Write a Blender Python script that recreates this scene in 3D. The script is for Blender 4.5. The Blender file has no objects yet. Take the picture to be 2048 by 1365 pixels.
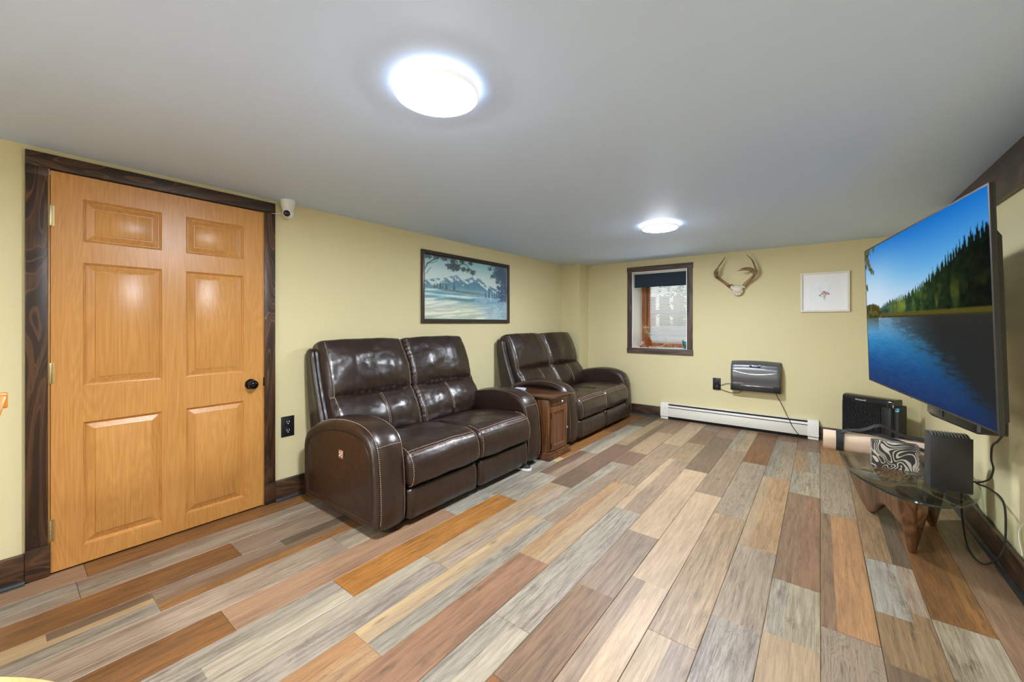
import bpy, bmesh, math, random
import numpy as np
from mathutils import Vector, Matrix, noise
PI = math.pi
random.seed(7)
S = bpy.context.scene
COL = S.collection

# ------------------------------------------------------------------ camera, world, lights, exposure
cam_d = bpy.data.cameras.new('camera'); cam = bpy.data.objects.new('camera', cam_d); COL.objects.link(cam)
cam_d.sensor_width = 36; cam_d.lens = 796/2048*36; cam_d.shift_y = -34.5/2048; cam_d.clip_start = .02
cam.location = (0, 0, 1.236); cam.rotation_euler = (PI/2, 0, math.atan(616/796))
S.camera = cam
w = bpy.data.worlds.new('world'); S.world = w; w.use_nodes = True
bgn = w.node_tree.nodes['Background']
sky = w.node_tree.nodes.new('ShaderNodeTexSky'); sky.sky_type = 'NISHITA'
sky.sun_disc = False; sky.sun_elevation = math.radians(40); sky.sun_rotation = math.radians(150)
w.node_tree.links.new(sky.outputs[0], bgn.inputs[0]); bgn.inputs[1].default_value = .32
S.view_settings.view_transform = 'Standard'; S.view_settings.look = 'None'
S.view_settings.gamma = 1; S.view_settings.use_curve_mapping = False
S.view_settings.exposure = 0.44
LAMP = 262.0          # emission of the ceiling lamps' diffusers
LAMPC = (.89, .96, 1.05)
def area(name, loc, aim, sx, sy, power, col=(1, 1, 1)):
    d = bpy.data.lights.new(name, 'AREA'); d.shape = 'RECTANGLE'; d.size = sx; d.size_y = sy; d.energy = power; d.color = col
    o = bpy.data.objects.new(name, d); S.collection.objects.link(o); o.location = loc
    o.rotation_euler = (Vector(aim)-Vector(loc)).to_track_quat('-Z', 'Y').to_euler(); return o
# daylight and bounced light from the open part of the room behind the camera
area('rear_daylight', (-2.0, -2.5, 1.15), (-1.3, 5, 1.9), 1.6, 1.7, 6, (1, 1, 1))
area('side_doorway_light', (-2.85, -1.3, .75), (.7, 2.3, .45), 1.0, 1.2, 20, (1, 1, 1)).data.spread = math.radians(90)
# daylight rising through the window well at the far end
area('window_well_daylight', (-1.65, 6.35, .70), (-1.4, 4.2, 2.1), 1.3, .3, 11, (1, 1, 1))

# ------------------------------------------------------------------ helpers
def link(name, me, parent=None):
    o = bpy.data.objects.new(name, me); COL.objects.link(o)
    if parent is not None: o.parent = parent
    return o
def tag(o, label=None, cat=None, group=None, kind=None):
    if label: o['label'] = label
    if cat: o['category'] = cat
    if group: o['group'] = group
    if kind: o['kind'] = kind
    return o
def thing(name, label, cat, loc=(0, 0, 0), rz=0, group=None):
    o = bpy.data.objects.new(name, None); COL.objects.link(o); o.empty_display_size = .05
    o.location = loc; o.rotation_euler = (0, 0, rz); tag(o, label, cat, group)
    return o
def finish(bm, name, mat, parent=None, smooth=35, normals=True):
    if normals: bmesh.ops.recalc_face_normals(bm, faces=bm.faces)
    me = bpy.data.meshes.new(name); bm.to_mesh(me); bm.free()
    for m in (mat if isinstance(mat, (list, tuple)) else [mat]): me.materials.append(m)
    if smooth:
        me.shade_smooth(); me.set_sharp_from_angle(angle=math.radians(smooth))
    return link(name, me, parent)
def bx(bm, a, b, bev=0, seg=2, mtx=None, mi=0):
    r = bmesh.ops.create_cube(bm, size=1)
    vs = r['verts']
    for v in vs:
        v.co = Vector([(a[i]+b[i])/2 + v.co[i]*(b[i]-a[i]) for i in range(3)])
    fs = list({f for v in vs for f in v.link_faces})
    if bev:
        es = list({e for v in vs for e in v.link_edges})
        q = bmesh.ops.bevel(bm, geom=es, offset=bev, segments=seg, affect='EDGES', profile=.5)
        vs = list({v for f in q['faces'] for v in f.verts} | {v for v in vs if v.is_valid})
        fs = list({f for v in vs for f in v.link_faces})
    for f in fs: f.material_index = mi
    if mtx is not None:
        for v in vs: v.co = mtx @ v.co
    return vs
def box(name, a, b, mat, parent=None, bev=.002, seg=2, mtx=None):
    bm = bmesh.new(); bx(bm, a, b, bev, seg, mtx); return finish(bm, name, mat, parent)
def loft(bm, rings, cap=True, closed=True, mi=0):
    R = [[bm.verts.new(p) for p in r] for r in rings]; n = len(R[0])
    for a, b in zip(R[:-1], R[1:]):
        for i in range(n if closed else n-1):
            j = (i+1) % n
            f = bm.faces.new((a[i], a[j], b[j], b[i])); f.material_index = mi
    if cap:
        for r in (R[0], R[-1]):
            c = bm.verts.new(sum((v.co for v in r), Vector())/n)
            for i in range(n): bm.faces.new((r[i], r[(i+1) % n], c)).material_index = mi
    return R
def tube(bm, pts, rad, n=8, mi=0):
    pts = [Vector(p) for p in pts]; rings = []
    up = Vector((0, 0, 1))
    for i, p in enumerate(pts):
        d = (pts[min(i+1, len(pts)-1)]-pts[max(i-1, 0)]).normalized()
        if abs(d.dot(up)) > .95: up = Vector((1, 0, 0)) if abs(d.x) < .9 else Vector((0, 1, 0))
        s = d.cross(up).normalized(); u = s.cross(d).normalized(); up = u
        r = rad(i/(len(pts)-1)) if callable(rad) else rad
        rings.append([p + s*math.cos(2*PI*k/n)*r + u*math.sin(2*PI*k/n)*r for k in range(n)])
    loft(bm, rings, mi=mi)
def smoothpath(pts, k=8):
    P = [Vector(p) for p in pts]; P = [P[0]*2-P[1]] + P + [P[-1]*2-P[-2]]; out = []
    for i in range(1, len(P)-2):
        for j in range(k):
            t = j/k
            out.append(.5*((2*P[i]) + (P[i+1]-P[i-1])*t + (2*P[i-1]-5*P[i]+4*P[i+1]-P[i+2])*t*t + (3*P[i]-P[i-1]-3*P[i+1]+P[i+2])*t**3))
    out.append(P[-2]); return out
def resample(pts, n):
    P = [Vector(p) for p in pts]; L = [0]
    for a, b in zip(P[:-1], P[1:]): L.append(L[-1]+(b-a).length)
    out = []; j = 0
    for i in range(n):
        t = L[-1]*i/(n-1)
        while j < len(L)-2 and L[j+1] < t: j += 1
        f = (t-L[j])/max(1e-9, L[j+1]-L[j]); out.append(P[j].lerp(P[j+1], f))
    return out
def lathe(bm, prof, n=24, mtx=Matrix(), mi=0):
    loft(bm, [[mtx @ Vector((r*math.cos(2*PI*k/n), r*math.sin(2*PI*k/n), z)) for k in range(n)] for r, z in prof], mi=mi)
def inset_rings(outline, stations, mk, cen=None):
    """outline: closed 2d points; stations: (offset along axis, inset); mk(u,v,w)->point"""
    n = len(outline); nor = []
    area = sum(outline[i][0]*outline[(i+1) % n][1]-outline[(i+1) % n][0]*outline[i][1] for i in range(n))
    sg = 1 if area > 0 else -1
    for i in range(n):
        a, b = outline[i-2], outline[(i+2) % n]
        d = Vector((b[0]-a[0], b[1]-a[1])).normalized(); nor.append((-d.y*sg, d.x*sg))
    def at2(i, p, ins):
        if cen and ins > .012: return (cen[0]+(p[0]-cen[0])*(1-ins/cen[2]), cen[1]+(p[1]-cen[1])*(1-ins/cen[3]))
        return (p[0]+nor[i][0]*ins, p[1]+nor[i][1]*ins)
    return [[mk(*at2(i, p, ins), yy) for i, p in enumerate(outline)] for yy, ins in stations]
def dashes(bm, pts, L=.0075, gap=.0045, r=.0011, up=Vector((0, 0, 1))):
    P = resample(pts, max(3, int(sum((Vector(b)-Vector(a)).length for a, b in zip(pts[:-1], pts[1:]))/(L+gap))*2))
    for i in range(0, len(P)-1, 2):
        a, b = P[i], P[i+1]; d = (b-a).normalized(); s = d.cross(up)
        if s.length < .05: s = d.cross(Vector((1, 0, 0)))
        s = s.normalized()*r; u = s.cross(d).normalized()*r
        q = [[c+s+u, c+s-u, c-s-u, c-s+u] for c in (a, a.lerp(b, .85))]
        v = [[bm.verts.new(x) for x in y] for y in q]
        for k in range(4): bm.faces.new((v[0][k], v[0][(k+1) % 4], v[1][(k+1) % 4], v[1][k]))
        bm.faces.new(v[0]); bm.faces.new(v[1][::-1])
def text(name, body, size, mat, mtx, parent=None, extrude=.0006, sx=1):
    cu = bpy.data.curves.new(name, 'FONT'); cu.body = body; cu.size = size; cu.extrude = extrude
    cu.align_x = 'CENTER'; cu.align_y = 'CENTER'; cu.resolution_u = 3
    o = bpy.data.objects.new(name, cu); COL.objects.link(o)
    bpy.context.view_layer.update()
    me = bpy.data.meshes.new_from_object(o.evaluated_get(bpy.context.evaluated_depsgraph_get()))
    bpy.data.objects.remove(o); me.transform(mtx @ Matrix.Diagonal((sx, 1, 1, 1)))
    me.materials.clear(); me.materials.append(mat)
    return link(name, me, parent)
def copy_tree(o, parent=None):
    c = o.copy(); COL.objects.link(c); c.parent = parent
    for ch in list(o.children): copy_tree(ch, c)
    return c

# ------------------------------------------------------------------ materials
class NT:
    def __init__(s, name):
        s.m = bpy.data.materials.new(name); s.m.use_nodes = True; s.t = s.m.node_tree
        s.p = s.t.nodes['Principled BSDF']
    def n(s, typ, **kw):
        x = s.t.nodes.new('ShaderNode'+typ)
        for k, v in kw.items():
            if k.startswith('_'): setattr(x, k[1:], v)
            else: x.inputs[k.replace('_', ' ')].default_value = v
        return x
    def l(s, a, b): s.t.links.new(a, b)
    def set(s, **kw):
        for k, v in kw.items(): s.p.inputs[k.replace('_', ' ')].default_value = v
        return s
    def math(s, op, a, b=None, c=None, clamp=False):
        x = s.t.nodes.new('ShaderNodeMath'); x.operation = op; x.use_clamp = clamp
        for i, v in enumerate((a, b, c)):
            if v is None: continue
            if isinstance(v, (int, float)): x.inputs[i].default_value = v
            else: s.l(v, x.inputs[i])
        return x.outputs[0]
    def mix(s, f, a, b, mode='MIX'):
        x = s.t.nodes.new('ShaderNodeMix'); x.data_type = 'RGBA'; x.blend_type = mode
        for i, v in ((0, f), (6, a), (7, b)):
            if isinstance(v, (int, float)): x.inputs[i].default_value = v
            elif isinstance(v, tuple): x.inputs[i].default_value = v if len(v) == 4 else (*v, 1)
            else: s.l(v, x.inputs[i])
        return x.outputs[2]
    def ramp(s, f, pts):
        x = s.t.nodes.new('ShaderNodeValToRGB'); s.l(f, x.inputs[0])
        e = x.color_ramp.elements
        while len(e) < len(pts): e.new(.5)
        for k, (p, c) in enumerate(pts): e[k].position = p; e[k].color = (c, c, c, 1) if isinstance(c, (int, float)) else (*c, 1)
        return x.outputs[0]
    def bump(s, h, strength=.3, dist=.002):
        b = s.n('Bump', Strength=strength, Distance=dist); s.l(h, b.inputs['Height']); s.l(b.outputs[0], s.p.inputs['Normal'])
def srgb(r, g, b):
    f = lambda c: (c/12.92 if c <= .04045 else ((c+.055)/1.055)**2.4)
    return tuple(f(x/255) for x in (r, g, b))
def plain(name, col, rough=.5, metal=0, var=.06, bump=.1, scale=40, **kw):
    q = NT(name); q.set(Roughness=rough, Metallic=metal, **kw)
    tc = q.n('TexCoord'); nz = q.n('TexNoise', Scale=scale, Detail=3.0); q.l(tc.outputs['Object'], nz.inputs[0])
    c = q.mix(nz.outputs[0], tuple(x*(1-var) for x in col), tuple(min(1, x*(1+var)) for x in col)); q.l(c, q.p.inputs['Base Color'])
    if bump: q.bump(nz.outputs[0], bump, .0008)
    return q.m
def wood(name, dark, light, axis='Z', rough=.45, rings=1.0, fine=1.0, knots=0.0, lo=.35, hi=.7, streak=None, rw=.16, fw=.55, dist=.6):
    """grain runs along axis"""
    q = NT(name); q.set(Roughness=rough)
    tc = q.n('TexCoord'); sc = {'X': (.12, 1, 1), 'Y': (1, .12, 1), 'Z': (1, 1, .12)}[axis]
    mp = q.n('Mapping'); mp.inputs['Scale'].default_value = sc; q.l(tc.outputs['Object'], mp.inputs[0])
    n1 = q.n('TexNoise', Scale=5.5, Detail=2.0, Distortion=dist); q.l(mp.outputs[0], n1.inputs[0])
    ring = q.math('SINE', q.math('MULTIPLY', n1.outputs[0], 70*rings))
    sc2 = {'X': (.03, 1, 1), 'Y': (1, .03, 1), 'Z': (1, 1, .03)}[axis]
    m2 = q.n('Mapping'); m2.inputs['Scale'].default_value = sc2; q.l(tc.outputs['Object'], m2.inputs[0])
    n2 = q.n('TexNoise', Scale=260.0*fine, Detail=3.0); q.l(m2.outputs[0], n2.inputs[0])
    n3 = q.n('TexNoise', Scale=3.0, Detail=3.0); q.l(mp.outputs[0], n3.inputs[0])
    f = q.math('ADD', q.math('MULTIPLY', ring, rw), q.math('MULTIPLY', n2.outputs[0], fw))
    f = q.math('ADD', f, q.math('MULTIPLY', n3.outputs[0], .45))
    fac = q.ramp(f, [(lo, 0.0), (hi, 1.0)])
    c = q.mix(fac, dark, light)
    if streak:
        thr = q.ramp(q.math('MULTIPLY', q.math('ADD', q.math('SINE', q.math('MULTIPLY', n1.outputs[0], 190*rings)), 1.0), .5), [(.90, 0.0), (1.0, 1.0)])
        n4 = q.n('TexNoise', Scale=2.2, Detail=1.0); q.l(mp.outputs[0], n4.inputs[0])
        g = q.math('MULTIPLY', thr, q.ramp(n4.outputs[0], [(.46, 0.0), (.58, 1.0)]))
        c = q.mix(g, c, streak)
    if knots:
        vo = q.n('TexVoronoi', Scale=3.2); mk = q.n('Mapping'); mk.inputs['Scale'].default_value = tuple(1 if s == 1 else .45 for s in sc)
        q.l(tc.outputs['Object'], mk.inputs[0]); q.l(mk.outputs[0], vo.inputs[0])
        k = q.ramp(vo.outputs['Distance'], [(.03, 1.0), (.1, 0.0)])
        c = q.mix(q.math('MULTIPLY', k, knots), c, tuple(x*.35 for x in dark))
    q.l(c, q.p.inputs['Base Color']); q.bump(f, .25, .0006)
    return q.m
def vcol(name, rough=.5, emit=0, attr='col', bump=0):
    q = NT(name); q.set(Roughness=rough); a = q.n('VertexColor'); a.layer_name = attr
    if emit:
        q.set(Base_Color=(.01, .01, .012, 1)); q.l(a.outputs[0], q.p.inputs['Emission Color']); q.set(Emission_Strength=emit)
    else: q.l(a.outputs[0], q.p.inputs['Base Color'])
    if bump:
        nz = q.n('TexNoise', Scale=160.0); q.bump(nz.outputs[0], bump, .0006)
    return q.m
def glossy(name, col, rough, **kw): return NT(name).set(Base_Color=(*col, 1), Roughness=rough, **kw).m
M = {}
q = NT('wall_paint'); q.set(Roughness=.72); tc = q.n('TexCoord')
n1 = q.n('TexNoise', Scale=220.0, Detail=2.0); q.l(tc.outputs['Object'], n1.inputs[0])
n2 = q.n('TexNoise', Scale=1.3, Detail=2.0); q.l(tc.outputs['Object'], n2.inputs[0])
WALLC = (.68, .60, .345)
q.l(q.mix(n2.outputs[0], tuple(x*.97 for x in WALLC), tuple(x*1.03 for x in WALLC)), q.p.inputs['Base Color']); q.bump(n1.outputs[0], .12, .0012); M['wall'] = q.m
q = NT('ceiling_paint'); q.set(Roughness=.6); tc = q.n('TexCoord')
n1 = q.n('TexNoise', Scale=140.0, Detail=2.0); q.l(tc.outputs['Object'], n1.inputs[0])
n2 = q.n('TexNoise', Scale=1.1, Detail=3.0, Distortion=.4); q.l(tc.outputs['Object'], n2.inputs[0])
q.l(q.mix(n2.outputs[0], (.58, .715, .965), (.605, .745, .99)), q.p.inputs['Base Color'])
q.bump(q.math('ADD', q.math('MULTIPLY', n1.outputs[0], .05), n2.outputs[0]), .25, .02); M['ceil'] = q.m
DK, DL = (.026, .0125, .0065), (.105, .048, .021)
for ax in 'XYZ': M['trim'+ax] = wood('stained_pine_'+ax.lower(), DK, DL, ax, .42, 1.0, .8, .8, .45, .85, streak=(.17, .068, .022))
M['wtrimX'] = wood('weathered_pine_x', (.055, .036, .028), (.15, .10, .078), 'X', .6, .8, .8, .5, .4, .8)
M['wtrimZ'] = wood('weathered_pine_z', (.055, .036, .028), (.15, .10, .078), 'Z', .6, .8, .8, .5, .4, .8)
M['oak'] = wood('honey_oak_skin', (.40, .165, .034), (.66, .325, .090), 'Z', .34, 2.2, .55, 0, .20, 1.02, rw=.07, fw=.8, dist=.25)
M['oakY'] = wood('honey_oak_skin_cross', (.40, .165, .032), (.66, .325, .085), 'Y', .36, .7, 1.0, 0, .3, .8)
M['fence'] = wood('outside_timber', (.14, .085, .055), (.28, .19, .13), 'Z', .8)
M['cedar'] = wood('cedar_window_wood', (.26, .085, .025), (.45, .18, .06), 'Z', .45)
M['cab'] = wood('cherry_cabinet_wood', (.065, .024, .009), (.20, .080, .028), 'Z', .35, .8, 1, 0, .3, .8)
M['cabtop'] = wood('dark_cherry_top', (.035, .012, .006), (.11, .038, .015), 'X', .18, .8, 1, 0, .3, .8)
M['walnut'] = wood('walnut_base', (.070, .030, .012), (.19, .090, .038), 'Z', .35, .8, 1, 0, .3, .8)
M['maple'] = wood('light_maple', (.58, .34, .13), (.78, .50, .22), 'X', .4)
M['orangewood'] = wood('orange_lacquered_wood', (.42, .12, .015), (.65, .24, .035), 'Z', .3)
M['brass'] = plain('brass_hinge', (.62, .50, .28), .35, 1)
M['blackmetal'] = plain('oil_rubbed_metal', (.012, .010, .009), .18, .6, bump=.03)
M['black'] = plain('black_plastic', (.010, .010, .011), .4, bump=.05)
M['blackmatt'] = plain('matt_black_plastic', (.022, .022, .023), .62, bump=.05)
M['rubber'] = plain('black_rubber', (.018, .018, .018), .8)
M['white'] = plain('white_plastic', (.78, .78, .78), .4, bump=.02, var=.01)
M['cream'] = plain('cream_enamel', (.76, .73, .66), .38, bump=.02, var=.01)
M['darkgap'] = plain('dark_cavity', (.01, .01, .01), .8)
M['cove'] = plain('vinyl_cove_base', (.024, .026, .028), .45)
M['greymetal'] = plain('gunmetal_plastic', (.135, .14, .145), .3, .55, bump=.02, var=.02)
M['chrome'] = plain('polished_chrome', (.8, .8, .82), .12, 1, bump=0)
M['plaster'] = plain('window_reveal_plaster', (.80, .76, .66), .7)
M['pvc'] = plain('white_edge_paint', (.85, .86, .87), .5)
M['blind'] = plain('blind_slat', (.80, .79, .76), .5, bump=0)
M['shade'] = plain('navy_blackout_cloth', (.012, .028, .045), .8, bump=.3, scale=300)
M['mat'] = plain('beige_foam', (.66, .50, .35), .75, bump=.25, scale=200)
M['strap'] = plain('black_webbing', (.012, .012, .013), .7, bump=.4, scale=300)
M['bone'] = plain('bleached_bone', (.74, .66, .55), .75, bump=.6, scale=60, var=.15)
M['paper'] = plain('white_paper', (.90, .90, .91), .6)
M['copper'] = plain('rose_metal', (.72, .45, .30), .35, .8)
M['thread'] = plain('tan_thread', (.66, .46, .32), .7)
M['piping'] = plain('dark_leather_seam', (.014, .007, .005), .45)
M['teal'] = glossy('teal_glass', (.01, .20, .19), .08, Transmission_Weight=.35, IOR=1.45)
M['amber'] = glossy('amber_glass', (.75, .22, .01), .06, Transmission_Weight=.85, IOR=1.45)
M['pink'] = plain('pink_clay', (.72, .38, .30), .6)
M['petal'] = plain('dried_petals', (.78, .74, .66), .7)
M['leafg'] = plain('grey_green_leaf', (.30, .36, .24), .7)
M['blue'] = plain('blue_sticker', (.06, .38, .62), .5)
M['screenglass'] = glossy('smoked_display', (.006, .008, .012), .08)
q = NT('blue_led'); q.set(Base_Color=(.1, .3, .6, 1), Emission_Color=(.35, .65, 1, 1), Emission_Strength=1.2); M['led'] = q.m
def sheet_glass(name, tint, ior=1.5):
    q = NT(name); q.t.nodes.remove(q.p); out = q.t.nodes['Material Output']
    tr = q.n('BsdfTransparent'); tr.inputs[0].default_value = (*tint, 1); gl = q.n('BsdfGlossy'); gl.inputs['Roughness'].default_value = .01
    fr = q.n('Fresnel'); ge = q.n('NewGeometry'); q.l(q.math('SUBTRACT', ior, q.math('MULTIPLY', ge.outputs['Backfacing'], ior-1/ior)), fr.inputs['IOR']); mx = q.t.nodes.new('ShaderNodeMixShader')
    q.l(fr.outputs[0], mx.inputs[0]); q.l(tr.outputs[0], mx.inputs[1]); q.l(gl.outputs[0], mx.inputs[2]); q.l(mx.outputs[0], out.inputs['Surface']); return q.m
M['glass'] = sheet_glass('clear_window_glass', (.97, .98, .97), 1.3)
M['tglass'] = sheet_glass('table_glass', (.86, .92, .88), 1.6)
q = NT('picture_glazing'); q.set(Base_Color=(1, 1, 1, 1), Roughness=.02, IOR=1.25, Transmission_Weight=1.0); M['pglass'] = q.m
q = NT('lamp_diffuser'); q.set(Base_Color=(.9, .9, .9, 1), Emission_Color=(*LAMPC, 1), Emission_Strength=LAMP); M['lamp'] = q.m
q = NT('lamp_rim_plastic'); q.set(Base_Color=(.85, .85, .85, 1), Roughness=.4, Emission_Color=(*LAMPC, 1), Emission_Strength=.38); M['lamprim'] = q.m
q = NT('lamp_back_glow'); q.set(Base_Color=(.9, .9, .9, 1), Emission_Color=(*LAMPC, 1), Emission_Strength=LAMP*.075); M['lampback'] = q.m
q = NT('lamp_back_glow_strong'); q.set(Base_Color=(.9, .9, .9, 1), Emission_Color=(*LAMPC, 1), Emission_Strength=LAMP*.3); M['lampback2'] = q.m
# leather
q = NT('brown_leather'); tc = q.n('TexCoord')
n1 = q.n('TexNoise', Scale=3.5, Detail=3.0, Distortion=.3); q.l(tc.outputs['Object'], n1.inputs[0])
vo = q.n('TexNoise', Scale=85.0, Detail=1.0); q.l(tc.outputs['Object'], vo.inputs[0])
n2 = q.n('TexNoise', Scale=20.0, Detail=1.0); q.l(tc.outputs['Object'], n2.inputs[0])
q.l(q.mix(n1.outputs[0], (.015, .0064, .0040), (.028, .0126, .0082)), q.p.inputs['Base Color'])
q.l(q.math('ADD', q.math('MULTIPLY', n2.outputs[0], .16), .245), q.p.inputs['Roughness'])
q.set(Specular_IOR_Level=.7)
b1 = q.n('Bump', Strength=.12, Distance=.0012); q.l(vo.outputs[0], b1.inputs['Height'])
b2 = q.n('Bump', Strength=.5, Distance=.006); q.l(n2.outputs[0], b2.inputs['Height']); q.l(b1.outputs[0], b2.inputs['Normal'])
q.l(b2.outputs[0], q.p.inputs['Normal']); M['leather'] = q.m
# antler
q = NT('antler'); q.set(Roughness=.5); tc = q.n('TexCoord'); n1 = q.n('TexNoise', Scale=14.0, Detail=4.0); q.l(tc.outputs['Object'], n1.inputs[0])
q.l(q.mix(q.ramp(n1.outputs[0], [(.35, 0.0), (.65, 1.0)]), (.10, .045, .018), (.36, .22, .12)), q.p.inputs['Base Color']); q.bump(n1.outputs[0], .5, .003); M['antler'] = q.m
# marbled foam
q = NT('marbled_foam'); q.set(Roughness=.7); tc = q.n('TexCoord')
n0 = q.n('TexNoise', Scale=9.0, Detail=1.5); q.l(tc.outputs['Object'], n0.inputs[0])
n1 = q.n('TexNoise', Scale=7.5, Detail=1.0, Distortion=1.1); q.l(tc.outputs['Object'], n1.inputs[0])
f = q.math('SINE', q.math('MULTIPLY', n1.outputs[0], 95.0))
f = q.math('ADD', q.math('MULTIPLY', f, .5), q.math('MULTIPLY', q.math('SUBTRACT', n0.outputs[0], .5), 2.2))
q.l(q.mix(q.ramp(f, [(.12, 0.0), (.25, 1.0)]), (.035, .032, .028), (.55, .50, .42)), q.p.inputs['Base Color']); M['marble'] = q.m
# floor planks: colours, grain and print parameters come from each plank's own attributes
q = NT('vinyl_plank')
at = q.n('Attribute', _attribute_name='st'); ca = q.n('Attribute', _attribute_name='ca'); cb = q.n('Attribute', _attribute_name='cb'); pr = q.n('Attribute', _attribute_name='par')
sp = q.n('SeparateXYZ'); q.l(pr.outputs['Vector'], sp.inputs[0])
def mp(sc, src=at.outputs['Vector']):
    m = q.n('Mapping'); m.inputs['Scale'].default_value = sc; q.l(src, m.inputs[0]); return m.outputs[0]
fine = q.n('TexNoise', Scale=1.0, Detail=4.0, Roughness=.6); q.l(mp((9, 330, 1)), fine.inputs[0])
mid = q.n('TexNoise', Scale=1.0, Detail=5.0, Roughness=.65, Distortion=.5); q.l(mp((3.2, 52, 1)), mid.inputs[0])
sw = q.n('TexNoise', Scale=1.0, Detail=1.5, Distortion=.9); q.l(mp((2.6, 11, 1)), sw.inputs[0])
rg = q.math('SINE', q.math('MULTIPLY', sw.outputs[0], 120.0))
bl = q.n('TexNoise', Scale=1.0, Detail=6.0, Roughness=.7); q.l(mp((6, 16, 1)), bl.inputs[0])
fl = q.ramp(fine.outputs[0], [(.38, 0.0), (.62, 1.0)])
md = q.ramp(mid.outputs[0], [(.40, 0.0), (.64, 1.0)])
rr = q.ramp(rg, [(0.0, .0), (1.0, 1.0)])
g = q.math('ADD', q.math('MULTIPLY', fl, .42), q.math('MULTIPLY', md, .62))
g = q.math('MULTIPLY', g, sp.outputs['X'])
g = q.math('ADD', g, q.math('MULTIPLY', q.math('MULTIPLY', rr, fl), q.math('MULTIPLY', sp.outputs['Y'], .55)))
blm = q.math('MULTIPLY', q.ramp(bl.outputs[0], [(.55, 0.0), (.68, 1.0)]), sp.outputs['Z'])
g = q.math('ADD', g, blm, clamp=True)
col = q.mix(g, ca.outputs['Color'], cb.outputs['Color'])
lg = q.n('TexNoise', Scale=1.0, Detail=2.0); q.l(mp((1.6, 6, 1)), lg.inputs[0])
hs = q.n('HueSaturation'); q.l(q.math('ADD', q.math('MULTIPLY', lg.outputs[0], .6), .86), hs.inputs['Value']); q.l(col, hs.inputs['Color'])
kn = q.n('TexVoronoi', Scale=1.0); q.l(mp((2.2, 7, 1)), kn.inputs[0])
kf = q.math('MULTIPLY', q.ramp(kn.outputs['Distance'], [(.03, 1.0), (.11, 0.0)]), .55)
col = q.mix(kf, hs.outputs[0], (.05, .028, .016))
q.l(col, q.p.inputs['Base Color'])
q.l(q.math('ADD', q.math('MULTIPLY', fl, .10), .40), q.p.inputs['Roughness'])
q.bump(q.math('ADD', fine.outputs[0], q.math('MULTIPLY', mid.outputs[0], .7)), .22, .0009)
M['plank'] = q.m

# ------------------------------------------------------------------ shell
CZ, WY, WX, BY = 2.093, 5.36, .755, -2.7
def st(name, a, b, mat, parent=None, bev=0): return tag(box(name, a, b, mat, parent, bev), kind='structure')
sub = st('floor', (-3.2, BY-.1, -.12), (WX+.1, WY+.1, -.006), M['darkgap'])
ceil = st('ceiling', (-3.2, BY-.1, CZ), (WX+.1, WY+.1, CZ+.1), M['ceil'])
# left wall with the door opening
bm = bmesh.new()
bx(bm, (-3.12, BY, -.01), (-3.0, .13, CZ)); bx(bm, (-3.12, 1.125, -.01), (-3.0, WY, CZ)); bx(bm, (-3.12, .13, 2.015), (-3.0, 1.125, CZ))
tag(finish(bm, 'wall_left', M['wall'], smooth=0), kind='structure')
bm = bmesh.new()
WXA, WXB, WZA, WZB = -2.045, -1.335, .905, 1.94
bx(bm, (-3.0, WY, -.01), (WXA, WY+.12, CZ)); bx(bm, (WXB, WY, -.01), (WX+.1, WY+.12, CZ))
bx(bm, (WXA, WY, -.01), (WXB, WY+.12, WZA)); bx(bm, (WXA, WY, WZB), (WXB, WY+.12, CZ))
tag(finish(bm, 'wall_far', M['wall'], smooth=0), kind='structure')
st('wall_right', (WX, BY, -.01), (WX+.1, WY, CZ), M['wall'])
st('wall_back', (-3.12, BY-.1, -.01), (WX+.1, BY, CZ), M['wall'])
st('wall_corner', (-3.0, 5.085, 0), (-2.715, WY, CZ), M['wall'])

# baseboards: stained board with rounded top edge, vinyl cove strip at the floor
def baseboard(name, p0, p1, nrm, axis, h=.142):
    """p0,p1: wall line; nrm: direction into the room"""
    t = .022; root = None
    (x0, y0), (x1, y1) = p0, p1; nx, ny = nrm
    a = (min(x0, x1, x0+nx*t, x1+nx*t), min(y0, y1, y0+ny*t, y1+ny*t), .004); b = (max(x0, x1, x0+nx*t, x1+nx*t), max(y0, y1, y0+ny*t, y1+ny*t), h)
    root = tag(box(name, a, b, M['trim'+axis], bev=.0045, seg=3), kind='structure')
    bm = bmesh.new(); n = 7; d = Vector((nx, ny, 0)); rings = []
    for P in (Vector((x0, y0, 0)), Vector((x1, y1, 0))):
        P = P + d*(t-.001)
        rings.append([P+Vector((0, 0, 0))] + [P + d*(.017*math.cos(k/n*PI/2)) + Vector((0, 0, .021*math.sin(k/n*PI/2))) for k in range(n+1)])
    loft(bm, rings); finish(bm, 'cove_strip', M['cove'], root)
    return root
baseboard('baseboard_left', (-3.0, BY), (-3.0, .078), (1, 0), 'Y')
baseboard('baseboard_left', (-3.0, 1.176), (-3.0, 5.085), (1, 0), 'Y')
baseboard('baseboard_corner', (-3.0, 5.085), (-2.69, 5.085), (0, -1), 'X')
baseboard('baseboard_far', (-2.7, WY), (-1.648, WY), (0, -1), 'X')
baseboard('baseboard_far', (-.008, WY), (WX, WY), (0, -1), 'X')
baseboard('baseboard_right', (WX-.012, BY), (WX-.012, WY), (-1, 0), 'Y', .146)
baseboard('baseboard_back', (-3.0, BY), (WX, BY), (0, 1), 'X')
st('trim_1', (WX-.024, BY, 1.872), (WX, 4.2, CZ-.001), M['trimY'], bev=.003)

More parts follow.
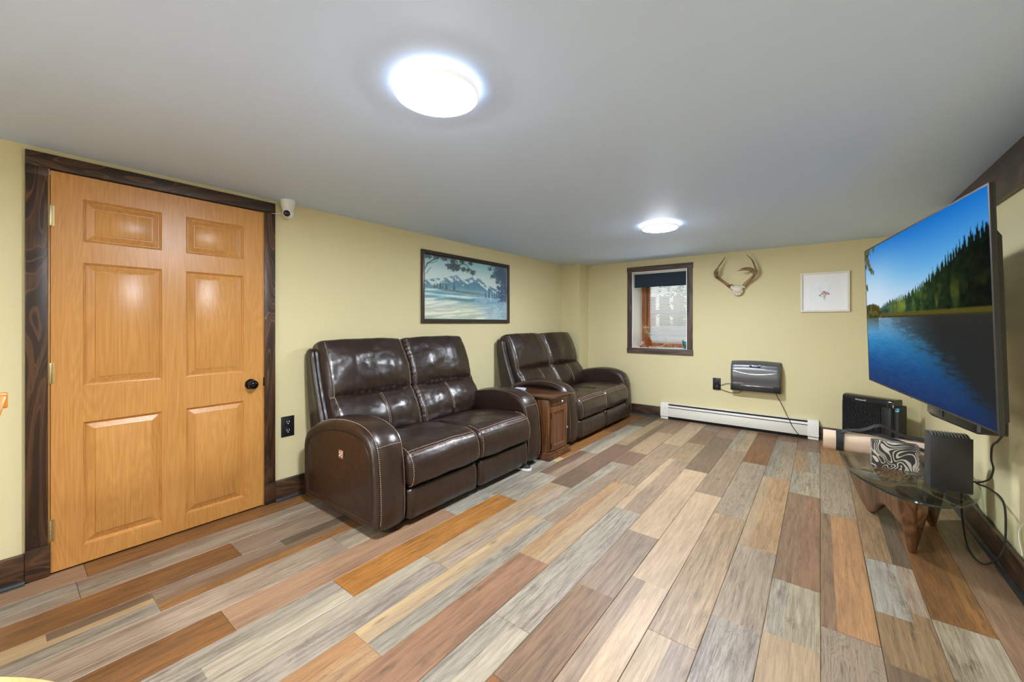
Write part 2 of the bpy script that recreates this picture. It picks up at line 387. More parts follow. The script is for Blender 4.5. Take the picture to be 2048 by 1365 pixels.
# ------------------------------------------------------------------ floor planks
def C3(r, g, b):
    v = np.array(srgb(r, g, b)); m = v.mean(); v = (m+(v-m)*.95)*np.array([1.0, .985, .85])
    k = .34 if (max(r, g, b)-min(r, g, b)) < 100 else .08      # the quiet boards share one brown-grey tone, the amber ones keep theirs
    base = np.array([.40, .285, .195])*(.55+.45*min(1.4, v.mean()/.33)); v = v*(1-k)+base*k
    return v*.55
PAL = {  # light colour, dark colour, (grain, swirl, blotch)
 'org': (C3(192, 128, 58), C3(110, 64, 26), (.9, .25, .25)),
 'orgd': (C3(164, 104, 42), C3(88, 56, 24), (.9, .3, .3)),
 'yel': (C3(206, 136, 50), C3(128, 76, 26), (.8, .25, .35)),
 'pnk': (C3(190, 160, 138), C3(130, 104, 88), (.9, .1, .1)),
 'gpk': (C3(196, 174, 158), C3(134, 114, 102), (1.0, .2, .12)),
 'gry': (C3(196, 190, 182), C3(122, 114, 108), (1.0, .35, .2)),
 'lil': (C3(190, 180, 176), C3(126, 114, 112), (1.0, .6, .1)),
 'lgt': (C3(212, 202, 188), C3(150, 136, 122), (.8, .1, .2)),
 'crm': (C3(226, 192, 144), C3(176, 134, 88), (.6, .1, .1)),
 'saw': (C3(196, 148, 114), C3(152, 108, 80), (.7, 0, .1)),
 'swr': (C3(206, 160, 112), C3(142, 98, 64), (.8, .5, .1)),
 'tan': (C3(206, 176, 142), C3(158, 126, 98), (.75, .2, .05)),
 'plt': (C3(222, 190, 160), C3(178, 146, 118), (.7, .25, .03)),
 'tgr': (C3(200, 168, 134), C3(146, 116, 90), (1.0, .3, .05)),
 'red': (C3(178, 122, 88), C3(108, 68, 46), (.8, .1, .35)),
 'brn': (C3(164, 122, 90), C3(98, 70, 50), (.9, .15, .2)),
 'dkb': (C3(134, 108, 84), C3(88, 68, 52), (.8, .1, .3)),
 'dkg': (C3(112, 94, 76), C3(72, 58, 46), (.9, .1, .3)),
 'ogy': (C3(206, 152, 104), C3(150, 98, 62), (.7, .25, .15)),
 'swg': (C3(188, 168, 152), C3(124, 106, 96), (.7, 1.0, .05)),
 'bgy': (C3(184, 180, 174), C3(116, 110, 104), (1.0, .1, .3)),
 'blu': (C3(190, 194, 196), C3(134, 122, 108), (.8, .1, .5)),
 'och': (C3(184, 146, 100), C3(110, 82, 54), (.8, .2, .4)),
 'wht': (C3(206, 196, 176), C3(122, 100, 78), (.9, .1, .5)),
 'pkb': (C3(182, 136, 106), C3(126, 90, 68), (.8, .1, .1)),
 'mve': (C3(176, 150, 134), C3(122, 98, 84), (.9, .1, .15)),
 'mrn': (C3(140, 104, 88), C3(98, 72, 60), (.8, .1, .2)),
}
XB = [-3.02, -2.825, -2.63, -2.436, -2.235, -2.045, -1.856, -1.668, -1.478, -1.288, -1.10, -.914, -.73, -.552, -.366, -.183, .002, .186, .369, .555, .742]
def c(k, u0=0, u1=1, y0=0, y1=1): return (u0, u1, y0, y1, k)
# row -> ordered (start Y, cells); a cell covers fractions of the plank's width (u) and length (y)
ROWS = {
 0: [(-.98, [c('saw')]), (.27, [c('org')]), (1.52, [c('dkb')]), (2.77, [c('gry')]), (4.02, [c('tan')])],
 1: [(-1.02, [c('gry', 0, .6), c('gpk', .6, 1)]), (.229, [c('gpk', 0, .45), c('lgt', .45, .75, .2, 1), c('bgy', .45, .75, 0, .2), c('gpk', .75, 1)]), (1.48, [c('dkb')]), (2.73, [c('gry')]), (3.98, [c('tan')])],
 2: [(-.45, [c('orgd')]), (.80, [c('mve')]), (2.05, [c('org')]), (3.3, [c('gry')]), (4.55, [c('brn')])],
 3: [(-.82, [c('crm', 0, .35, 0, .75), c('dkb', 0, .3, .75, 1), c('crm', .3, .5, .75, 1), c('gry', .5, 1), c('crm', .35, .5, 0, .75)]), (.43, [c('mve', 0, .42, 0, .44), c('dkg', 0, .42, .44, 1), c('brn', .42, .7), c('org', .7, 1)]), (1.68, [c('gry')]), (2.93, [c('och')]), (4.18, [c('tan')])],
 4: [(-.07, [c('gpk')]), (1.18, [c('wht', 0, 1, 0, .25), c('dkb', 0, 1, .25, 1)]), (2.43, [c('blu')]), (3.68, [c('org')]), (4.93, [c('tan')])],
 5: [(-.66, [c('orgd')]), (.588, [c('saw', 0, .6), c('pkb', .6, 1)]), (1.815, [c('blu', 0, .5), c('bgy', .5, 1, .3, 1), c('blu', .5, 1, 0, .3)]), (3.06, [c('crm', 0, 1, 0, .1), c('org', 0, 1, .1, 1)]), (4.3, [c('orgd')])],
 6: [(-.27, [c('gry', 0, .55), c('bgy', .55, 1, 0, .57), c('lgt', .55, 1, .57, 1)]), (.988, [c('yel')]), (2.221, [c('gry', 0, 1, 0, .43), c('mrn', 0, .5, .43, 1), c('pnk', .5, 1, .43, 1)]), (3.478, [c('gry', 0, .5), c('lgt', .5, 1)]), (4.73, [c('dkg')])],
 7: [(.14, [c('lgt', 0, .4), c('lil', .4, 1)]), (1.39, [c('tan', 0, .5), c('gpk', .5, 1)]), (2.64, [c('mrn', 0, 1, .3, 1), c('dkb', 0, 1, 0, .3)]), (3.90, [c('tan', 0, .6), c('dkb', .6, 1)]), (5.15, [c('och')])],
 8: [(-.38, [c('ogy', 0, .5), c('swr', .5, 1)]), (.873, [c('crm', 0, .18), c('tan', .18, .5), c('bgy', .5, 1, 0, .58), c('gry', .5, 1, .58, 1)]), (2.115, [c('gry', 0, .5), c('mve', .5, 1)]), (3.375, [c('mrn', 0, 1, 0, .3), c('tan', 0, 1, .3, 1)]), (4.62, [c('pkb')])],
 9: [(.476, [c('red')]), (1.726, [c('swr', 0, .5), c('tan', .5, 1)]), (2.97, [c('pnk')]), (4.22, [c('plt')])],
 10: [(.05, [c('bgy', 0, .5), c('lgt', .5, 1)]), (1.298, [c('gry', 0, .6), c('lil', .6, 1)]), (2.55, [c('plt', 0, .3), c('pnk', .3, 1)]), (3.775, [c('tgr', 0, 1, 0, .5), c('brn', 0, 1, .5, 1)]), (5.02, [c('mve')])],
 11: [(-.18, [c('orgd', 0, .5), c('brn', .5, 1)]), (1.07, [c('brn', 0, 1, 0, .5), c('mve', 0, 1, .5, 1)]), (2.32, [c('plt')]), (3.585, [c('dkb')]), (4.80, [c('pkb')])],
 12: [(.65, [c('pnk', 0, .4), c('plt', .4, 1)]), (1.904, [c('plt')]), (3.15, [c('pnk')]), (4.4, [c('wht', 0, .5), c('tan', .5, 1)])],
 13: [(.36, [c('tan', 0, .5), c('mve', .5, 1)]), (1.613, [c('tgr')]), (2.875, [c('swg')]), (4.09, [c('orgd')]), (5.3, [c('tan')])],
 14: [(1.30, [c('lil', 0, 1, 0, .45), c('gpk', 0, 1, .45, 1)]), (2.55, [c('tan', 0, .3), c('swr', .3, 1)]), (3.82, [c('bgy', 0, .45), c('swg', .45, 1)]), (5.07, [c('brn')])],
 15: [(1.065, [c('tan', 0, 1, 0, .66), c('gry', 0, .35, .66, 1), c('wht', .35, 1, .66, 1)]), (2.31, [c('brn', 0, .5), c('red', .5, 1)]), (3.56, [c('wht', .3, 1, 0, .45), c('gry', 0, .3, 0, .45), c('och', 0, .5, .45, 1), c('bgy', .5, 1, .45, 1)]), (4.80, [c('brn')])],
 16: [(.81, [c('swg')]), (2.063, [c('brn', 0, .28), c('ogy', .28, 1)]), (3.30, [c('swg')]), (4.488, [c('ogy')])],
 17: [(.35, [c('dkb')]), (1.57, [c('dkb', 0, .65, 0, .33), c('och', 0, .65, .33, .6), c('blu', 0, .65, .6, 1), c('och', .65, 1, 0, .66), c('gpk', .65, 1, .66, 1)]), (2.81, [c('och', 0, .6), c('dkg', .6, 1)]), (4.05, [c('mve')])],
 18: [(-.1, [c('lgt')]), (1.15, [c('wht', 0, .5), c('lgt', .5, 1)]), (2.395, [c('orgd', 0, .7), c('org', .7, 1)]), (3.64, [c('org')]), (4.9, [c('och')])],
 19: [(.71, [c('pkb')]), (1.96, [c('pkb')]), (3.21, [c('och')]), (4.45, [c('gry')])],
}
keys = list(PAL)
def plank(x0, x1, y0, y1, cells):
    g = .0011; bv = .0018
    X0, X1, Y0, Y1 = x0+g/2, x1-g/2, y0+g/2, y1-g/2; ox, oy = random.uniform(0, 90), random.uniform(0, 90)
    V = [(X0, Y0, -.006), (X1, Y0, -.006), (X1, Y1, -.006), (X0, Y1, -.006)]; F = []; A = []; B = []; P = []
    rim = [(X0, Y0, -bv), (X1, Y0, -bv), (X1, Y1, -bv), (X0, Y1, -bv)]; V += rim
    main = cells[0][4]
    V += [(X0+bv, Y0+bv, 0), (X1-bv, Y0+bv, 0), (X1-bv, Y1-bv, 0), (X0+bv, Y1-bv, 0)]
    for i in range(4):
        j = (i+1) % 4
        F.append((i, j, 4+j, 4+i)); F.append((4+i, 4+j, 8+j, 8+i)); A += [main]*2
    ax0, ax1, ay0, ay1 = X0+bv, X1-bv, Y0+bv, Y1-bv
    for (u0, u1, v0, v1, k) in cells:
        n = len(V); a, b = ax0+(ax1-ax0)*u0, ax0+(ax1-ax0)*u1; e, f = ay0+(ay1-ay0)*v0, ay0+(ay1-ay0)*v1
        V += [(a, e, 0), (b, e, 0), (b, f, 0), (a, f, 0)]; F.append((n, n+1, n+2, n+3)); A.append(k)
    cx, cy = (x0+x1)/2, (y0+y1)/2
    me = bpy.data.meshes.new('plank'); me.from_pydata([(x-cx, y-cy, z) for x, y, z in V], [], F); me.materials.append(M['plank'])
    nl = len(me.loops); ca = np.ones((nl, 4)); cb = np.ones((nl, 4)); pa = np.zeros((nl, 3)); stt = np.zeros((nl, 3))
    jit = {k: random.uniform(.93, 1.07) for k in set(A)}
    for fi, f in enumerate(me.polygons):
        a, b, p = PAL[A[fi]]; off = (hash(A[fi]) % 7)*0
        kk = keys.index(A[fi])
        for li in f.loop_indices:
            ca[li, :3] = a*jit[A[fi]]*1.06; cb[li, :3] = b*jit[A[fi]]*.80; pa[li] = p
            co = me.vertices[me.loops[li].vertex_index].co
            stt[li] = (co.y+cy+ox, co.x+cx+oy, kk)
    for nm, arr, typ in (('ca', ca, 'FLOAT_COLOR'), ('cb', cb, 'FLOAT_COLOR')):
        at_ = me.attributes.new(nm, typ, 'CORNER'); at_.data.foreach_set('color', arr.ravel())
    for nm, arr in (('par', pa), ('st', stt)):
        at_ = me.attributes.new(nm, 'FLOAT_VECTOR', 'CORNER'); at_.data.foreach_set('vector', arr.ravel())
    o = link('plank', me, sub); o.location = (cx, cy, 0)
for r in range(20):
    row = list(ROWS[r]); y = row[0][0]
    while y > BY:
        y -= 1.247; row.insert(0, (y, [c(random.choice(['brn', 'gry', 'tan', 'gpk', 'org', 'mve', 'swg', 'lgt']))]))
    for i, (y0, cells) in enumerate(row):
        y1 = row[i+1][0] if i+1 < len(row) else WY+.02
        y0 = max(y0, BY-.02)
        if y1-y0 > 1.3 and i+1 == len(row): pass
        plank(XB[r], XB[r+1], y0, min(y1, WY+.02), cells)

# ------------------------------------------------------------------ door
dr = tag(bpy.data.objects.new('door_1', None), kind='structure'); COL.objects.link(dr); dr.location = (-3.0, .63, 0)
def L(p): return (p[0]+3.0, p[1]-.63, p[2])
def dbox(name, a, b, mat, bev=.002, parent=dr): return box(name, L(a), L(b), mat, parent, bev)
# casing, jamb
dbox('side_casing', (-3.001, .079, .158), (-2.978, .150, 1.955+.0), M['trimZ'], .003)
dbox('side_casing', (-3.001, 1.107, .145), (-2.978, 1.176, 1.995), M['trimZ'], .003)
dbox('plinth_block', (-3.001, .078, .004), (-2.975, .158, .1575), M['trimY'], .003)
dbox('plinth_block', (-3.001, 1.107, .004), (-2.975, 1.178, .1445), M['trimY'], .003)
dbox('head_casing', (-3.001, .079, 1.9965), (-2.976, 1.176, 2.067), M['trimY'], .003)
dbox('side_casing', (-3.001, .079, 1.9552), (-2.9782, .150, 1.9962), M['trimZ'], .001)
dbox('jamb', (-3.11, .1501, .003), (-2.984, .1565, 1.996), M['oak'], .001)
dbox('jamb', (-3.11, 1.1030, .003), (-2.984, 1.107, 1.996), M['oak'], .001)
dbox('threshold', (-3.12, .13, -.006), (-3.0, 1.12, .002), M['darkgap'], .0)
dbox('backing', (-3.14, .13, .0), (-3.11, 1.12, 2.0), M['darkgap'], .0)
# moulded slab, one continuous skin with six raised panels
Y0, Y1, Z0, Z1 = .159, 1.101, .010, 1.990; XF = -2.986
PAN = [(.268, .577, 1.657, 1.874), (.686, .987, 1.657, 1.874), (.268, .577, .917, 1.549), (.686, .987, .917, 1.549), (.268, .577, .100, .731), (.686, .987, .104, .731)]
bm = bmesh.new()
ys = sorted({Y0, Y1, *[p[0] for p in PAN], *[p[1] for p in PAN]}); zs = sorted({Z0, Z1, .100, .731, .917, 1.549, 1.657, 1.874})
PAN = [(a, b, .100 if d < .2 else d, e) for a, b, d, e in PAN]
vg = {}
def V_(x, y, z):
    k = (round(x, 5), round(y, 5), round(z, 5))
    if k not in vg: vg[k] = bm.verts.new(L((x, y, z)))
    return vg[k]
for i in range(len(ys)-1):
    for j in range(len(zs)-1):
        a, b, e, f = ys[i], ys[i+1], zs[j], zs[j+1]
        if any(abs(p[0]-a) < 1e-6 and abs(p[1]-b) < 1e-6 and abs(p[2]-e) < 1e-6 and abs(p[3]-f) < 1e-6 for p in PAN):
            steps = [(0, 0), (.003, -.006), (.006, -.007), (.011, -.0135), (.014, -.0135), (.040, -.0035), (.044, -.0035)]
            prev = None
            for ins, dx in steps:
                rg_ = [V_(XF+dx, a+ins, e+ins), V_(XF+dx, b-ins, e+ins), V_(XF+dx, b-ins, f-ins), V_(XF+dx, a+ins, f-ins)]
                if prev:
                    for k in range(4): bm.faces.new((prev[k], prev[(k+1) % 4], rg_[(k+1) % 4], rg_[k]))
                prev = rg_
            bm.faces.new(prev)
        else: bm.faces.new((V_(XF, a, e), V_(XF, b, e), V_(XF, b, f), V_(XF, a, f)))
XK = XF-.034
for (a, b) in (((Y0, Z0), (Y1, Z0)), ((Y1, Z0), (Y1, Z1)), ((Y1, Z1), (Y0, Z1)), ((Y0, Z1), (Y0, Z0))):
    # side walls of the slab
    pts = []
    if a[1] == b[1]: pts = [(y, a[1]) for y in (ys if a[0] < b[0] else ys[::-1])]
    else: pts = [(a[0], z) for z in (zs if a[1] < b[1] else zs[::-1])]
    for p, r_ in zip(pts[:-1], pts[1:]): bm.faces.new((V_(XF, *r_), V_(XF, *p), V_(XK, *p), V_(XK, *r_)))
bm.faces.new([V_(XK, *p) for p in ((Y0, Z0), (Y1, Z0), (Y1, Z1), (Y0, Z1))][::-1]) if False else None
slab = finish(bm, 'slab', M['oak'], dr, smooth=20)
for (a, b, e, f) in PAN:   # raised field of each panel
    box('raised_panel', L((XF-.004, a+.044, e+.044)), L((XF+.0008, b-.044, f-.044)), M['oak'], dr, .0012)
for z in (1.768, .993, .221):
    bm = bmesh.new(); lathe(bm, [(.001, -.05), (.005, -.05), (.0055, -.048), (.0055, .048), (.005, .05), (.001, .05)], 12, Matrix.Translation(L((-2.977, .1585, z))))
    for k in (-.03, -.01, .01, .03): lathe(bm, [(.0057, -.0008), (.0062, 0), (.0057, .0008)], 12, Matrix.Translation(L((-2.977, .1585, z+k))))
    bx(bm, L((-2.9855, .150, z-.05)), L((-2.983, .172, z+.05)))
    finish(bm, 'hinge', M['brass'], dr)
RY = Matrix.Rotation(PI/2, 4, 'Y')
bm = bmesh.new(); lathe(bm, [(.001, 0), (.033, 0), (.034, .003), (.030, .008), (.018, .010), (.013, .012), (.012, .022), (.016, .028), (.025, .036), (.029, .046), (.028, .056), (.021, .064), (.010, .067), (.009, .064), (.001, .064)], 32, Matrix.Translation(L((XF-.001, 1.026, .836))) @ RY)
finish(bm, 'door_knob', M['blackmetal'], dr)
dbox('latch_plate', (-2.9875, 1.1012, .815), (-2.9832, 1.107, .872), M['blackmetal'], .0005)

# ------------------------------------------------------------------ window
wn = tag(bpy.data.objects.new('window_1', None), kind='structure'); COL.objects.link(wn); wn.location = (-1.69, WY, WZA)
def LW(p): return (p[0]+1.69, p[1]-WY, p[2]-WZA)
def wbox(name, a, b, mat, bev=.002, lab=None, parent=None):
    o = box(name, LW(a), LW(b), mat, parent or wn, bev)
    if lab: o['label'] = lab
    return o
wbox('head_casing', (-2.118, WY-.02, 1.942), (-1.262, WY+.001, 2.012), M['wtrimX'], .003)
wbox('side_casing', (-2.112, WY-.019, .9085), (-2.047, WY+.001, 1.9415), M['wtrimZ'], .003)
wbox('side_casing', (-1.333, WY-.019, .9085), (-1.268, WY+.001, 1.9415), M['wtrimZ'], .003)
wbox('sill_casing', (-2.118, WY-.02, .835), (-1.262, WY+.001, .9075), M['wtrimX'], .003)
YG = 5.72
wbox('edge_bead', (-2.047, WY-.012, .908), (-2.036, WY+.03, 1.942), M['pvc'], .001)
wbox('edge_bead', (-1.344, WY-.012, .908), (-1.333, WY+.03, 1.942), M['pvc'], .001)
wbox('edge_bead', (-2.036, WY-.012, 1.930), (-1.344, WY+.03, 1.942), M['pvc'], .001)
wbox('reveal', (-2.12, WY+.03, .80), (-2.042, YG+.1, 2.0), M['plaster'], .0)
wbox('reveal', (-1.338, WY+.03, .80), (-1.26, YG+.1, 2.0), M['plaster'], .0)
wbox('reveal', (-2.042, WY+.03, 1.934), (-1.338, YG+.1, 2.0), M['plaster'], .0)
wbox('stool', (-2.042, WY-.004, .86), (-1.338, YG+.1, .909), M['pvc'], .001)
wbox('stile', (-2.042, YG, .909), (-1.975, YG+.06, 1.934), M['cedar'], .003)
wbox('sash_stile', (-1.968, YG+.012, .962), (-1.93, YG+.06, 1.90), M['cedar'], .003)
wbox('bottom_rail', (-1.975, YG, .909), (-1.338, YG+.06, .962), M['cedar'], .003)
wbox('top_rail', (-1.975, YG, 1.89), (-1.338, YG+.06, 1.934), M['cedar'], .003)
wbox('pane', (-1.93, YG+.035, .962), (-1.338, YG+.040, 1.89), M['glass'], 0)
bm = bmesh.new()
for i in range(44):
    z = .975+i*.0208
    bx(bm, (-.12-.118, YG-WY+.002, z-WZA), (.349, YG-WY+.022, z-WZA+.001), 0, mtx=Matrix.Translation((0, 0, 0)))
    for v in bm.verts[-8:]: pass
for v in bm.verts:
    yy = v.co.y-(YG-WY+.012); v.co.z -= yy*.78
bl_ = finish(bm, 'blind_slats', M['blind'], wn, smooth=0); tag(bl_, 'narrow white horizontal blind slats', kind='stuff')
wbox('ladder_cord', (-1.80, YG-.001, .965), (-1.798, YG, 1.9), M['white'], 0)
wbox('ladder_cord', (-1.48, YG-.001, .965), (-1.478, YG, 1.9), M['white'], 0)
# outside: a window well with a timber fence and a shrub
ow = thing('window_well', 'pale window well wall outside the basement window', 'wall', (-1.7, 6.6, .4))
for i in range(5): box('well_panel', (-1.2, -.01, .0+.16*i), (1.2, .03, .157+.16*i), M['pvc'], ow, .01)
fn = thing('timber_trellis', 'blurred brown timber trellis seen through the window blinds', 'fence', (-1.7, 7.1, .4))
for i in range(9): box('board', (-1.0+.235*i, 0, 0), (-1.0+.235*i+.17, .025, 1.32), M['fence'], fn, .003)
box('rail', (-1.1, .026, .3), (1.2, .05, .37), M['fence'], fn); box('rail', (-1.1, .026, 1.0), (1.2, .05, 1.07), M['fence'], fn)
bm = bmesh.new()
for i in range(3600):
    p = Vector((random.gauss(0, .55), random.gauss(0, .25), random.uniform(0, 2.5))); d = Matrix.Rotation(random.uniform(0, 6), 3, 'X') @ Matrix.Rotation(random.uniform(0, 6), 3, 'Z')
    vs = [bm.verts.new(p+d @ Vector(q_)) for q_ in ((-.05, 0, 0), (0, -.028, .005), (.05, 0, 0), (0, .028, .005))]; bm.faces.new(vs)
fo = finish(bm, 'shrub', plain('yellow_green_leaf', (.30, .36, .06), .6), smooth=0, normals=False); fo.location = (-1.6, 8.4, .43)
tag(fo, 'yellow green shrub seen above the trellis through the blinds', 'shrub')
gr = box('ground', (-4.5, WY+.5, .30), (2, 9.5, .40), plain('gravel', (.45, .42, .38), .9, bump=.6)); tag(gr, kind='structure')

# roller shade (rolled half down) in the window
rs = thing('roller_shade', 'short navy blackout roller shade at the top of the window', 'window shade', (-1.69, 5.43, 1.905))
bm = bmesh.new(); lathe(bm, [(.001, -.335), (.016, -.335), (.016, .335), (.001, .335)], 16, RY); finish(bm, 'roller', M['pvc'], rs)
box('cloth', (-.345, -.020, -.16), (.345, -.017, .01), M['shade'], rs, .0)
box('hem_bar', (-.345, -.024, -.172), (.345, -.013, -.155), M['shade'], rs, .004)
box('bracket', (-.349, -.015, -.012), (-.337, .02, .026), M['white'], rs); box('bracket', (.337, -.015, -.012), (.349, .02, .026), M['white'], rs)
bm = bmesh.new(); tube(bm, smoothpath([(-.03, -.024, -.165), (-.02, -.026, -.174), (.0, -.026, -.176), (.02, -.026, -.174), (.03, -.024, -.165)]), .002); finish(bm, 'pull', M['white'], rs)

# ------------------------------------------------------------------ things on the window sill
SZ = .909
bt = thing('amber_bottle', 'small round amber glass bottle on the window sill', 'bottle', (-1.868, 5.52, SZ))
bm = bmesh.new(); lathe(bm, [(.001, 0), (.028, 0), (.034, .006), (.035, .03), (.034, .085), (.027, .105), (.013, .118), (.012, .135), (.015, .137), (.015, .142), (.010, .142), (.009, .118), (.022, .102), (.030, .08), (.031, .01), (.001, .008)], 24); finish(bm, 'body', M['amber'], bt)
fl_ = thing('dried_flowers', 'bunch of dried white flowers standing in the amber bottle', 'flowers', (-1.868, 5.52, SZ+.05))
bm = bmesh.new(); tips = []
for i in range(14):
    a = random.uniform(0, 2*PI); r = random.uniform(.02, .085); t = (math.cos(a)*r-.025, math.sin(a)*r*.6, random.uniform(.12, .25)-r*.4)
    tube(bm, smoothpath([(0, 0, 0), (t[0]*.1, t[1]*.1, .085), t], 4), .0012, 5); tips.append(t)
finish(bm, 'stems', M['leafg'], fl_)
for t in tips:
    bm = bmesh.new()
    for k in range(9):
        d = Matrix.Rotation(k*2*PI/9, 3, 'Z') @ Matrix.Rotation(-.5-random.random()*.5, 3, 'Y')
        vs = [bm.verts.new(Vector(t)+d @ Vector(q_)) for q_ in ((0, 0, 0), (.009, -.005, .001), (.02, 0, .002), (.009, .005, .001))]; bm.faces.new(vs)
    finish(bm, 'blossom', M['petal'] if random.random() < .75 else M['leafg'], fl_, normals=False)
pk = thing('pink_pot', 'tiny pink clay pot beside the amber bottle', 'pot', (-1.955, 5.50, SZ))
bm = bmesh.new(); lathe(bm, [(.001, 0), (.020, 0), (.026, .02), (.027, .06), (.022, .075), (.018, .08), (.017, .078), (.02, .07), (.023, .055), (.02, .01), (.001, .008)], 20); finish(bm, 'body', M['pink'], pk)
def antler_bm(paths, n=10):
    bm = bmesh.new()
    for pts, r0, r1, pw in paths: tube(bm, smoothpath(pts, 6), (lambda t, r0=r0, r1=r1, pw=pw: r0+(r1-r0)*t**pw), n)
    return bm
bm = antler_bm([([(-.17, 0, .012), (-.10, -.01, .012), (-.02, 0, .022), (.03, .0, .045), (.055, .0, .085), (.05, 0, .15)], .010, .002, 1.3),
                ([(.03, 0, .05), (.07, -.005, .062), (.12, 0, .075)], .007, .0015, 1.2), ([(-.05, 0, .018), (.0, .02, .012), (.10, .03, .010), (.16, .03, .016), (.185, .03, .035)], .009, .002, 1.2)])
o = finish(bm, 'shed_antler', plain('pale_antler', (.45, .34, .24), .6, bump=.4)); o.location = (-1.68, 5.455, SZ-.001); tag(o, 'small pale shed antler lying on the window sill', 'antler')
bm = antler_bm([([(-.06, 0, .008), (-.03, .0, .03), (-.01, 0, .06), (-.03, 0, .10)], .009, .002, 1.3), ([(-.02, 0, .04), (.02, 0, .02), (.05, -.01, .008)], .008, .003, 1.2)])
o = finish(bm, 'shed_antler', M['antler']); o.location = (-1.905, 5.425, SZ-.001); tag(o, 'short brown forked antler piece in front of the amber bottle', 'antler')
gf = thing('glass_rooster', 'teal glass bird figurine at the right end of the sill', 'figurine', (-1.385, 5.47, SZ))
bm = bmesh.new(); lathe(bm, [(.001, 0), (.022, 0), (.022, .006), (.010, .012), (.012, .022), (.026, .036), (.033, .055), (.030, .078), (.018, .092), (.001, .094)], 20); finish(bm, 'body', M['teal'], gf)
bm = bmesh.new()
for k, (dx, h) in enumerate(((-.034, .115), (-.026, .122), (.024, .118), (.034, .108))): tube(bm, smoothpath([(dx*.5, 0, .06), (dx*.9, 0, .085), (dx, 0, h)], 4), (lambda t: .010*(1-t)+.002), 8)
finish(bm, 'tail', M['teal'], gf)

